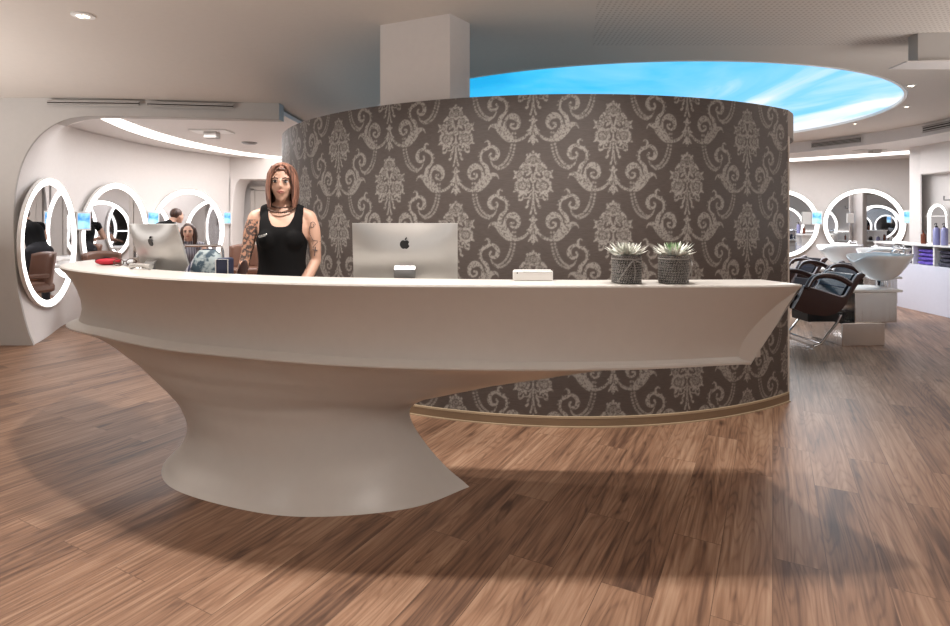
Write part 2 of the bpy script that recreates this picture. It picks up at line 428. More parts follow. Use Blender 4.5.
# curved wall of the left room, lofted from the opening outline to a plain wall
path = [(-5.05, 6.14), (-5.26, 6.82), (-5.46, 7.55), (-5.52, 8.3), (-5.50, 9.2), (-5.32, 10.0), (-5.04, 10.75), (-4.89, 11.24)]
PP = arclen(path, 40)
LZ = 2.63
rows = []
prof = [e for e in E3 if e[0] < -4.3]
prof = [prof[i] for i in np.linspace(0, len(prof)-1, 40).astype(int)]
for j, (wx, wy) in enumerate(PP):
    t = min(1, j/12); t = t*t*(3-2*t); row = []
    for i, (x, y, z) in enumerate(prof):
        u = i/39; tz = LZ*min(1, u/.82)
        tx = wx + (0 if u < .82 else (u-.82)/.18*.02)
        px_ = x-(-5.03)+wx if z < 1.9 else x-(-5.03)+wx
        row.append((px_*(1-t)+tx*t, wy, z*(1-t)+tz*t))
    rows.append(row)
grid(bm := B(), rows)
tagp(obj('wall_left_curved', bm, 'wall', angle=60), kind='structure')
# ceiling of the left room
bm = B(); slab(bm, [(-6.4, 6.25), (-4.3, 6.25), (-2.3, 6.5), (-2.3, 16), (-6.4, 16)], LZ, LZ+.05)
tagp(obj('ceiling_left_room', bm, 'wall', smooth=False), kind='structure')
# back walls
bm = B(); box(bm, (-3.4, 11.95, 1.4), (3.2, .1, 2.85)); tagp(obj('wall_back_left', bm, 'wall', smooth=False), kind='structure')
bm = B(); box(bm, (-2.15, 12.0, 1.36), (.12, 5.6, 2.72)); tagp(obj('wall_partition', bm, 'wall', smooth=False), kind='structure')
# door recess
bm = B()
dx0 = P(232, 11.2)[0]; ztop = 2.2
arcp = [(dx0+.03, 0), (dx0, 1.0), (dx0+.02, 1.7), (dx0+.07, 2.08), (dx0+.16, ztop)]
A = cr(arcp, 16)
grid(bm, [[(x, 11.2, z) for x, z in A], [(x, 11.75, z) for x, z in A]])
grid(bm, [[(dx0-.02, 11.17, z) for x, z in A], [(x, 11.2, z) for x, z in A]])
vs = [(dx0+.16, 11.2, ztop), (-2.2, 11.2, ztop), (-2.2, 11.2, LZ), (-4.9, 11.2, LZ), (-4.9, 11.2, ztop)]
bm.faces.new([bm.verts.new(v) for v in vs])
vs = [(dx0+.16, 11.2, ztop), (-2.2, 11.2, ztop), (-2.2, 11.9, ztop), (dx0+.16, 11.9, ztop)]
bm.faces.new([bm.verts.new(v) for v in vs])
tagp(obj('wall_back_recess', bm, 'wall', angle=40), kind='structure')
d = empty('door_1', (-4.15, 11.84, 0), kind='structure')
bm = B(); box(bm, (0, 0, 1.0), (.98, .05, 2.0)); obj('door_panel', bm, 'door', d, bevel=.004)
bm = B()
for sx in (-.54, .54): box(bm, (sx, 0, 1.02), (.09, .08, 2.05))
box(bm, (0, 0, 2.05), (1.17, .08, .09)); obj('door_frame', bm, 'door', d, bevel=.004)
bm = B(); tube(bm, [(-.36, -.03, 1.02), (-.36, -.075, 1.02), (-.24, -.075, 1.02)], .011); box(bm, (-.36, -.03, 1.02), (.03, .01, .09)); box(bm, (-.36, -.03, .9), (.03, .01, .05)); obj('door_handle', bm, 'alu_dark', d)
# right / back wall: curved white wall
rp = [(2.6, 13.3), (5, 12.95), (6.78, 12.48), (8.3, 11.98), (9.3, 11.4), (10.0, 10.5), (10.4, 9), (10.6, 5)]
RP = arclen(rp, 50)
bm = B(); band(bm, RP, 0, ZL+.01, .12); tagp(obj('wall_right', bm, 'wall'), kind='structure')
bm = B(); box(bm, (.2, 13.45, 1.4), (5, .1, 2.9)); tagp(obj('wall_back', bm, 'wall', smooth=False), kind='structure')
# side and street-side walls (behind the camera, front opening assumed, for the fill light)
bm = B(); box(bm, (-12.5, 1, 1.4), (.1, 14, 2.9)); tagp(obj('wall_left_outer', bm, 'portal', smooth=False), kind='structure')
bm = B(); box(bm, (12.5, 1, 1.4), (.1, 22, 2.9)); tagp(obj('wall_right_outer', bm, 'portal', smooth=False), kind='structure')
bm = B(); box(bm, (-8.5, -5.9, 1.4), (8, .1, 2.9)); box(bm, (8.5, -5.9, 1.4), (8, .1, 2.9)); box(bm, (0, -5.9, 2.75), (9, .1, .3)); tagp(obj('wall_front', bm, 'portal', smooth=False), kind='structure')
# square pillar
near = P(450, 4.02)[:2]; lf = (P(380, 4.02/.943)[0], 4.02/.943); rt = (P(470, 4.02/.952)[0], 4.02/.952)
fr = (lf[0]+rt[0]-near[0], lf[1]+rt[1]-near[1])
bm = B(); slab(bm, [near, rt, fr, lf], 0, HC+.01); tagp(obj('wall_pillar', bm, 'wall', bevel=.004, smooth=False), kind='structure')

# ---------------------------------------------------------------- round core wall with damask paper
CX, CY, CR = .72, 6.5, 2.8; T0, T1 = math.radians(180), math.radians(306); WT = 2.2
def damask():
    W, H = 830, 1034; st = 5
    xs = np.arange(0, 2*W, st); ys = np.arange(0, H, st)
    X, Y = np.meshgrid(xs, ys); img = np.zeros(X.shape)
    def seg(ax, ay, bx, by, ra, rb, val=1):
        nonlocal img
        for sx in (1, -1):
            for cx, oy in ((0, 0), (W, 517)):
                for wx in (-2*W, 0, 2*W):
                    for wy in (-H, 0, H):
                        x0, y0, x1, y1 = cx+sx*ax+wx, ay+oy+wy, cx+sx*bx+wx, by+oy+wy
                        if max(x0, x1) < -120 or min(x0, x1) > 2*W+120 or max(y0, y1) < -120 or min(y0, y1) > H+120: continue
                        rr = max(ra, rb)+12
                        i0 = max(0, int((min(x0, x1)-rr)/st)); i1 = min(X.shape[1], int((max(x0, x1)+rr)/st)+2)
                        j0 = max(0, int((min(y0, y1)-rr)/st)); j1 = min(X.shape[0], int((max(y0, y1)+rr)/st)+2)
                        if i0 >= i1 or j0 >= j1: continue
                        gx = X[j0:j1, i0:i1]; gy = Y[j0:j1, i0:i1]
                        dx, dy = x1-x0, y1-y0; l2 = dx*dx+dy*dy+1e-9
                        t = np.clip(((gx-x0)*dx+(gy-y0)*dy)/l2, 0, 1)
                        d = np.hypot(gx-x0-t*dx, gy-y0-t*dy)-(ra+(rb-ra)*t)
                        a = np.clip(.5-d/7, 0, 1)
                        sub = img[j0:j1, i0:i1]
                        if val >= 0: np.maximum(sub, a*val, out=sub)
                        else: sub *= (1-a*(-val))
    def path(pts, rs, val=1, n=None):
        q = cr([tuple(p)+(r,) for p, r in zip(pts, rs)], n or max(6, 5*len(pts)))
        for a, b in zip(q, q[1:]): seg(a[0], a[1], b[0], b[1], max(2, a[2]), max(2, b[2]), val)
    def dot(x, y, r, val=1): seg(x, y, x+.1, y, r, r, val)
    def flower(x, y, r, k=7, val=.9):
        for i in range(k):
            a = 2*PI*i/k+.3; dot(x+math.cos(a)*r*.68, y+math.sin(a)*r*.68, r*.34, val)
        dot(x, y, r*.62, -.75); dot(x, y, r*.44, val)
        for i in range(5):
            a = 2*PI*i/5; dot(x+math.cos(a)*r*.3, y+math.sin(a)*r*.3, r*.1, -.6)
        dot(x, y, r*.1, -.7)
    # bouquet
    dot(0, 48, 13); dot(32, 70, 10); dot(62, 78, 13); path([(0, 48), (0, 85)], [8, 5])
    flower(0, 130, 72, 9); flower(48, 140, 36, 6, .8)
    flower(70, 215, 44, 6, .8); path([(95, 175), (130, 210), (140, 222)], [18, 12, 5])
    path([(40, 210), (12, 290), (0, 300)], [14, 10, 4], .9)
    for a, b in (((18, 250), (75, 300)), ((10, 300), (18, 360)), ((30, 330), (70, 345))): path([a, ((a[0]+b[0])/2+6, (a[1]+b[1])/2), b], [5, 15, 5], .9)
    path([(0, 315), (0, 345), (0, 370)], [5, 20, 5]); dot(0, 343, 9, -.7)
    flower(145, 288, 52, 6); path([(180, 265), (203, 240)], [14, 4]); path([(180, 305), (205, 322)], [14, 5]); path([(100, 262), (112, 250)], [10, 8])
    flower(112, 400, 82, 9); flower(60, 370, 26, 5, .8)
    path([(170, 440), (205, 462)], [18, 5]); path([(120, 470), (150, 515)], [26, 8]); path([(90, 470), (70, 500)], [20, 8])
    path([(0, 385), (10, 440), (50, 470), (70, 455)], [8, 6, 9, 4]); path([(25, 480), (45, 520), (95, 530)], [8, 7, 5])
    path([(100, 500), (112, 540), (140, 548), (150, 535)], [6, 9, 12, 5])
    path([(6, 440), (6, 560), (14, 640), (28, 690)], [5, 6, 8, 11]); path([(28, 520), (48, 560), (60, 590)], [6, 12, 5])
    path([(60, 575), (52, 605), (70, 622)], [5, 8, 14])
    # palmette and garland arms
    path([(0, 706), (0, 745), (0, 790)], [4, 20, 6]); path([(14, 770), (30, 752), (40, 756)], [6, 10, 5]); path([(12, 760), (14, 830), (30, 900)], [6, 8, 8])
    path([(20, 800), (34, 845), (66, 862)], [5, 11, 4]); path([(0, 840), (0, 900), (0, 1008)], [4, 6, 5])
    path([(0, 905), (28, 950), (50, 980)], [10, 14, 5]); path([(0, 930), (10, 985)], [16, 10])
    path([(18, 830), (60, 900), (120, 945), (190, 962), (250, 955)], [8, 12, 16, 14, 12], .95)
    for i in range(6): dot(60+i*26, 915+i*9, 9, -.45)
    # acanthus horn
    path([(190, 965), (255, 940), (320, 870), (370, 815), (425, 795), (455, 808), (470, 838)], [10, 34, 44, 34, 18, 9, 4], .9)
    path([(230, 925), (258, 880), (265, 840)], [22, 16, 5], .9); path([(290, 880), (300, 830), (292, 760), (262, 715), (210, 706), (165, 735), (146, 780)], [24, 22, 13, 20, 34, 28, 20], .92)
    path([(150, 770), (155, 815), (190, 838), (228, 820), (232, 790), (205, 785)], [20, 16, 12, 12, 10, 12], .92)
    for q in ((300, 900), (330, 860), (350, 835), (280, 850)): dot(q[0], q[1], 9, -.5)
    for q in ((205, 712), (175, 742), (160, 785)): dot(q[0], q[1], 8, -.5)
    # C scroll
    path([(322, 452), (345, 438), (368, 462), (360, 510), (320, 530), (286, 560), (276, 610), (290, 665), (335, 712), (350, 770)], [5, 8, 12, 16, 18, 14, 12, 14, 22, 26], .95)
    path([(350, 512), (400, 500), (445, 530), (460, 580), (440, 625), (395, 630), (372, 600), (385, 575)], [14, 16, 20, 24, 20, 14, 10, 12], .92)
    for q in ((262, 560), (250, 600), (262, 645), (300, 515)): dot(q[0], q[1], 8, .7)
    for q in ((440, 560), (425, 615), (300, 640)): dot(q[0], q[1], 8, -.4)
    # chain garland
    for i in range(16):
        t = i/15; q = ((1-t)**2*200+2*t*(1-t)*205+t*t*370, (1-t)**2*885+2*t*(1-t)*1215+t*t*1245)
        w = 18+14*math.sin(PI*t)
        for s_ in (-1, 1):
            nx = s_*(1-.5*t); dot(q[0]+nx*w*.7, q[1]-s_*t*w*.6, 13, .75)
        dot(q[0], q[1], 6, -.3)
    path([(370, 1245), (420, 1215), (445, 1170)], [18, 10, 6], .8)
    return img, st, W, H
def core_wall():
    img, st, W, H = damask()
    dth = .0052/CR; nth = int((T1-T0)/dth)+1; th = np.linspace(T0, T1, nth)
    z0 = .0; nz = 420; zs = np.linspace(z0, WT, nz)
    TH, ZZ = np.meshgrid(th, zs)
    U = ((TH-math.radians(274))*CR*1566) % (2*W); V = ((2.18-ZZ)*1566) % H
    fx, fy = U/st, V/st; ix = np.floor(fx).astype(int); iy = np.floor(fy).astype(int); ax, ay = fx-ix, fy-iy
    nx_, ny_ = img.shape[1], img.shape[0]
    g = lambda j, i: img[j % ny_, i % nx_]
    val = g(iy, ix)*(1-ax)*(1-ay)+g(iy, ix+1)*ax*(1-ay)+g(iy+1, ix)*(1-ax)*ay+g(iy+1, ix+1)*ax*ay
    co = np.stack([CX+CR*np.cos(TH), CY+CR*np.sin(TH), ZZ], -1).reshape(-1, 3)
    n = nth*nz; idx = np.arange(n).reshape(nz, nth)
    q = np.stack([idx[:-1, :-1], idx[:-1, 1:], idx[1:, 1:], idx[1:, :-1]], -1).reshape(-1, 4)
    me = bpy.data.meshes.new('wall_round_core')
    me.vertices.add(n); me.vertices.foreach_set('co', co.ravel().astype(np.float32))
    me.loops.add(q.size); me.loops.foreach_set('vertex_index', q.ravel().astype(np.int32))
    me.polygons.add(len(q)); me.polygons.foreach_set('loop_start', (np.arange(len(q))*4).astype(np.int32))
    me.polygons.foreach_set('use_smooth', np.ones(len(q), bool))
    me.update(calc_edges=True)
    at = me.attributes.new('damask', 'FLOAT', 'POINT'); at.data.foreach_set('value', val.ravel().astype(np.float32))
    me.validate()
    m = bpy.data.materials.new('damask_wallpaper'); m.use_nodes = True; N, L = nodes_of(m); b = N['Principled BSDF']
    a = N.new('ShaderNodeAttribute'); a.attribute_name = 'damask'
    tc = N.new('ShaderNodeTexCoord'); mp = N.new('ShaderNodeMapping'); mp.inputs['Scale'].default_value = (25, 25, 260); L.new(tc.outputs['Object'], mp.inputs[0])
    n_ = N.new('ShaderNodeTexNoise'); n_.inputs['Scale'].default_value = 1; n_.inputs['Detail'].default_value = 2; L.new(mp.outputs[0], n_.inputs['Vector'])
    bg = N.new('ShaderNodeMixRGB'); bg.inputs[1].default_value = lin((64, 56, 52)); bg.inputs[2].default_value = lin((92, 82, 77)); L.new(n_.outputs['Fac'], bg.inputs[0])
    n2 = N.new('ShaderNodeTexNoise'); n2.inputs['Scale'].default_value = 160; L.new(tc.outputs['Object'], n2.inputs['Vector'])
    fg = N.new('ShaderNodeMixRGB'); fg.inputs[1].default_value = lin((128, 121, 115)); fg.inputs[2].default_value = lin((166, 160, 153)); L.new(n2.outputs['Fac'], fg.inputs[0])
    n3 = N.new('ShaderNodeTexNoise'); n3.inputs['Scale'].default_value = 75; n3.inputs['Detail'].default_value = 3; L.new(tc.outputs['Object'], n3.inputs['Vector'])
    st_ = N.new('ShaderNodeMapRange'); st_.inputs[1].default_value = .36; st_.inputs[2].default_value = .52; st_.inputs[3].default_value = .25; st_.inputs[4].default_value = 1; L.new(n3.outputs['Fac'], st_.inputs[0])
    mm = N.new('ShaderNodeMath'); mm.operation = 'MULTIPLY'; L.new(a.outputs['Fac'], mm.inputs[0]); L.new(st_.outputs[0], mm.inputs[1])
    mx = N.new('ShaderNodeMixRGB'); L.new(mm.outputs[0], mx.inputs[0]); L.new(bg.outputs[0], mx.inputs[1]); L.new(fg.outputs[0], mx.inputs[2])
    L.new(mx.outputs[0], b.inputs['Base Color']); b.inputs['Roughness'].default_value = .5; b.inputs['Specular IOR Level'].default_value = .5
    me.materials.append(m)
    o = bpy.data.objects.new('wall_round_core', me); COL.objects.link(o); o['kind'] = 'structure'
    M['damask'] = m
    return o
core = core_wall()
def circ(t0, t1, r, n): return [(CX+r*math.cos(t), CY+r*math.sin(t)) for t in np.linspace(t0, t1, n)]
bm = B()                                     # plaster body behind the paper
band(bm, circ(T0, T1, CR-.004, 90), 0, WT-.001, .09)
obj('wall_body', bm, 'wall', core)
bm = B(); band(bm, circ(T0, T1, CR+.012, 120), 0, .062, .011); obj('skirting', bm, 'skirt', core)
bm = B(); band(bm, circ(T0, T1, CR+.0135, 120), .057, .07, .013); band(bm, circ(T0, T1, CR+.022, 120), 0, .008, .013); obj('skirting_edge', bm, 'skirt_edge', core)
ep = np.array(circ(T1, T1+.001, CR, 2)[0]); rd = np.array([math.cos(T1), math.sin(T1)]); tg = np.array([-math.sin(T1), math.cos(T1)])
bm = B(); c_ = ep-rd*.045+tg*.008; box(bm, (c_[0], c_[1], 1.0), (.1, .016, 2.0), (0, 0, T1)); obj('edge_trim', bm, 'trim', core)
# header ring continuing past the wall end, and the white wall at the back of the core
hp = [tuple(ep), (2.50, 4.40), (2.60, 4.60), (2.645, 4.86), (2.62, 5.3), (2.7, 6.1), (2.75, 7.0), (2.3, 8.2), (1.3, 9.1), (.2, 9.2), (-.9, 8.9), (-1.7, 8.1), (-2.05, 7.2), (-2.08, 6.5)]
HP = arclen(hp, 120)
bm = B(); band(bm, HP, 2.0, WT, .09)
hd = obj('header', bm, 'damask_plain' if 'damask_plain' in M else 'wall', core)
hd.data.materials.clear(); hd.data.materials.append(mat('taupe_paper_plain', (146, 134, 125), .6))
back = [p for p in HP if p[1] > 6.6]
bm = B(); band(bm, back, 0, 2.0, .09); tagp(obj('wall_core_back', bm, 'wall'), kind='structure')
# ================================================================ reception counter
LIP = [(-2.68, 3.92), (-2.64, 3.66), (-2.54, 3.42), (-2.3, 3.16), (-1.98, 2.93), (-1.59, 2.70), (-1.20, 2.55), (-.62, 2.40), (.02, 2.345), (.65, 2.335), (1.2, 2.345), (1.39, 2.38)]
LEDGE = [(-2.61, 3.95), (-2.575, 3.68), (-2.495, 3.42), (-2.32, 3.23), (-2.06, 3.07), (-1.75, 2.87), (-1.46, 2.72), (-1.03, 2.57), (-.56, 2.44), (.02, 2.375), (.65, 2.39), (1.225, 2.485)]
BACK = [(-2.62, 3.93), (-2.56, 3.78), (-2.3, 3.56), (-1.96, 3.24), (-1.5, 2.97), (-1.136, 2.83), (-.7, 2.7), (.02, 2.6), (.57, 2.57), (1.32, 2.59)]
NU = 110
lip, ledge, bck = arclen(LIP, NU), arclen(LEDGE, NU), arclen(BACK, NU)
def inward(P_):
    T = np.gradient(P_, axis=0); T /= np.linalg.norm(T, axis=1)[:, None]; return np.stack([-T[:, 1], T[:, 0]], 1)
nl = inward(ledge)
counter = empty('reception_counter', (-.6, 2.9, 0), label='long white sculpted reception counter curving round on an hourglass foot', cat='counter')
CO = (.6, -2.9, 0)
# upper apron: ledge -> recess -> lip
bm = B(); rows = []
ztop, zled = 1.075, .735
uu = np.linspace(0, 1, NU)[:, None]
damp = (1-.55*np.clip((uu-.45)/.4, 0, 1))*(.6+.4*np.clip(uu/.12, 0, 1))
prof = [(.725, .001), (.727, -.001), (.733, -.001), (.736, .005), (.741, .034), (.755, .064), (.78, .075), (.82, .086), (.88, .085), (.94, .072), (1.0, .05), (1.04, .028), (1.06, .016), (1.075, .004), (1.083, 0), (1.09, .006)]
for z, off in prof:
    t = max(0, min(1, (z-zled)/(1.083-zled))); t2 = t
    base = ledge*(1-t2)+lip*t2
    rows.append([(x, y, z) for x, y in base+nl*off*damp])
inner = [[(x, y, z) for x, y in (ledge*(1-max(0, (z-zled)/.355))+lip*max(0, (z-zled)/.355))+nl*.15*np.clip(np.minimum(uu, 1-uu)/.06, .02, 1)] for z in (1.07, .72)]
# smooth outer skin, then the inner skin
V = grid(bm, rows+[inner[0], inner[1]])
for j in (0, -1): bm.faces.new([r[j] for r in V])
obj('apron', bm, 'counter', counter, loc=CO, angle=28)
# shelf top
bm = B(); out = [tuple(p) for p in lip]+[tuple(p) for p in bck[::-1]]
a = [bm.verts.new((x, y, 1.066)) for x, y in bck]; 
r0 = [(x, y, 1.086) for x, y in lip+inward(lip)*.004]; r1 = [(x, y, 1.09) for x, y in lip+inward(lip)*.012]
bm.free(); bm = B()
mid = lambda k, z: [(x, y, z) for x, y in lip*(1-k)+bck*k]
V = grid(bm, [mid(.1, 1.066), r0, r1, mid(.35, 1.09), mid(.7, 1.09), mid(.985, 1.09), mid(1, 1.086), mid(1, 1.066)])
for j in (0, -1): bm.faces.new([r[j] for r in V])
grid(bm, [mid(1, 1.066), mid(.1, 1.066)])
obj('shelf_top', bm, 'counter', counter, loc=CO, angle=35)
# inner work surface (staff side)
bm = B(); nb = inward(bck); w0 = bck+nb*(-.06); w1 = bck+nb*.36
w1[:, 0] = np.clip(w1[:, 0], -2.55, 1.36)
slab(bm, [tuple(p) for p in w0[8:]]+[tuple(p) for p in w1[8:][::-1]], .872, .9)
obj('work_surface', bm, 'counter', counter, loc=CO, bevel=.003, smooth=False)
bm = B(); k0, k1 = bck[10:]+nb[10:]*0, bck[10:]+nb[10:]*.02
slab(bm, [tuple(p) for p in k0]+[tuple(p) for p in k1[::-1]], .73, .872)
obj('work_surface_rail', bm, 'counter', counter, loc=CO, smooth=False)
# foot and flaring underside
LV = [
 (0.0, [(-1.775, 3.50), (-1.745, 3.14), (-1.54, 2.85), (-1.07, 2.63), (-.714, 2.575), (-.30, 2.655), (-.028, 2.865)]),
 (.03, [(-1.745, 3.50), (-1.715, 3.15), (-1.51, 2.87), (-1.06, 2.655), (-.714, 2.60), (-.315, 2.675), (-.062, 2.865)]),
 (.10, [(-1.69, 3.50), (-1.66, 3.17), (-1.45, 2.91), (-1.04, 2.70), (-.72, 2.65), (-.36, 2.71), (-.142, 2.86)]),
 (.20, [(-1.68, 3.50), (-1.64, 3.19), (-1.42, 2.94), (-1.04, 2.75), (-.74, 2.70), (-.42, 2.75), (-.233, 2.86)]),
 (.32, [(-1.74, 3.52), (-1.70, 3.21), (-1.46, 2.95), (-1.07, 2.78), (-.77, 2.73), (-.48, 2.77), (-.315, 2.86)]),
 (.40, [(-1.82, 3.55), (-1.78, 3.22), (-1.51, 2.95), (-1.10, 2.78), (-.78, 2.73), (-.49, 2.77), (-.33, 2.87)]),
 (.45, [(-1.88, 3.57), (-1.84, 3.23), (-1.56, 2.95), (-1.12, 2.77), (-.78, 2.72), (-.42, 2.75), (-.24, 2.87)]),
]
LR = [arclen(l[1], 70) for l in LV]; led70 = arclen([tuple(p) for p in ledge+nl*.003], 70)
wst = LR[-1]
for z, k in ((.50, .13), (.545, .24), (.585, .37), (.62, .47), (.655, .585), (.685, .71), (.708, .85), (.723, 1.0)):
    LV.append((z, None)); LR.append(wst*(1-k)+led70*k)
zs = [l[0] for l in LV]
Zr = cr([(z,) for z in zs], 110)[:, 0]; Zr[-1] = .7255
ALL = cr([r.ravel() for r in LR], 110).reshape(110, 70, 2)
rowsF, rowsB = [], []
for i, z in enumerate(Zr):
    f = ALL[i]
    u = np.linspace(0, 1, 70); wv = (np.sin(PI*u)**.6)
    D = .42 if z < .45 else .42-.12*(z-.45)/.25
    b_ = f.copy(); b_[:, 1] += D*wv*.8 + 0; b_[:, 0] += 0
    rowsF.append([(x, y, z) for x, y in f]); rowsB.append([(x, y, z) for x, y in b_])
bm = B(); grid(bm, rowsF); grid(bm, rowsB, flip=True)
bmesh.ops.remove_doubles(bm, verts=bm.verts, dist=1e-5)
fo = obj('pedestal', bm, 'counter', counter, loc=CO, angle=50)
# ---------------------------------------------------------------- computers
def computer(loc, rz, tilt, label):
    t = empty('desktop_computer', loc, rz, label, 'computer', 'silver desktop computers')
    W_, H_ = .528, .35; zc = .275
    # body: slab with bulged back (back faces -y), leaning
    bm = B(); n = 24; m_ = 18; rows = []
    for j in range(m_+1):
        v = -1+2*j/m_; r = []
        for i in range(n+1):
            u = -1+2*i/n; bul = .004+.034*max(0, (1-abs(u)**2.2))*max(0, (1-abs(v)**2.2))
            r.append((u*W_/2, -bul, v*H_/2))
        rows.append(r)
    V = grid(bm, rows)
    rim = [V[0][i] for i in range(n+1)]+[V[j][n] for j in range(1, m_+1)]+[V[m_][i] for i in range(n-1, -1, -1)]+[V[j][0] for j in range(m_-1, 0, -1)]
    fr = [bm.verts.new((v.co.x, .006, v.co.z)) for v in rim]
    for i in range(len(rim)): bm.faces.new((rim[i], rim[(i+1) % len(rim)], fr[(i+1) % len(rim)], fr[i]))
    bm.faces.new(fr)
    body = obj('screen_housing', bm, 'alu', t, loc=(0, 0, zc), rot=(tilt, 0, 0))
    bm = B(); box(bm, (0, .0075, .02), (W_-.01, .003, H_-.05)); obj('screen', bm, 'black', body, smooth=False)
    # emblem: apple silhouette with a bite and a leaf
    pts = []
    for k in range(48):
        a = 2*PI*k/48; r = 1+.0*math.cos(a); x = math.sin(a)*1.0; y = math.cos(a)
        yy_ = y*.98 - .20*math.exp(-(x/.28)**2)*(1 if y > 0 else -.7)
        x *= 1+.06*y
        for _ in range(1):
            bx, by, br = 1.12, .12, .42
            dd = math.hypot(x-bx, yy_-by)
            if dd < br: x, yy_ = bx+(x-bx)/dd*br, by+(yy_-by)/dd*br
        pts.append((x, yy_))
    bm = B(); s = .0245; z_ = .073
    def dsk(pp, y0=-.0358):
        a_ = [bm.verts.new((x*s, y0, z_+y*s)) for x, y in pp]; b_ = [bm.verts.new((x*s, y0+.012, z_+y*s)) for x, y in pp]
        bm.faces.new(a_)
        for i in range(len(pp)): bm.faces.new((a_[i], a_[(i+1) % len(pp)], b_[(i+1) % len(pp)], b_[i]))
    dsk(pts)
    lf_ = [(.0, .92), (.05, 1.2), (.2, 1.4), (.42, 1.5), (.42, 1.25), (.28, 1.02), (.1, .92)]
    dsk(lf_)
    obj('emblem', bm, 'black', body, smooth=False)
    bm = B()                                     # L shaped stand
    pr = [(-.045, .235), (-.062, .22), (-.06, .1), (-.055, .02), (-.04, .004), (.12, .004)]
    rows = [[(sx*.054*(1 if k > 2 else .95), y, z) for sx in (-1, 1)] for k, (y, z) in enumerate(pr)]
    rows2 = [[(sx*.054, y+.008 if k < 4 else y, z+(.0 if k < 4 else -.0035)) for sx in (-1, 1)] for k, (y, z) in enumerate(pr)]
    V1 = grid(bm, rows); V2 = grid(bm, rows2)
    for s_ in (0, 1):
        for a_, b_, c_, d_ in zip(V1, V1[1:], V2, V2[1:]): bm.faces.new((a_[s_], b_[s_], d_[s_], c_[s_]))
    bm.faces.new((V1[0][0], V1[0][1], V2[0][1], V2[0][0])); bm.faces.new((V1[-1][0], V1[-1][1], V2[-1][1], V2[-1][0]))
    obj('stand', bm, 'alu_dark', t)
    return t
computer((-.352, 2.84, .9), math.radians(2), math.radians(8), 'silver computer seen square from behind in the middle of the counter')
computer((-1.855, 3.30, .9), math.radians(-33), math.radians(17), 'silver computer turned sideways at the left end of the counter')
# ---------------------------------------------------------------- card holder
t = empty('card_holder', (.262, 2.545, 1.09), 0, 'small white box shaped card holder on the shelf beside the computer', 'card holder')
bm = B(); box(bm, (0, 0, .022), (.178, .05, .044)); obj('holder', bm, 'white', t, bevel=.003)
bm = B(); box(bm, (0, .004, .042), (.165, .03, .012)); obj('cards', bm, 'white', t, smooth=False)
bm = B(); box(bm, (-.072, -.0255, .036), (.005, .001, .007)); box(bm, (.02, -.0255, .0405), (.13, .001, .0015)); obj('mark', bm, 'dark', t, smooth=False)
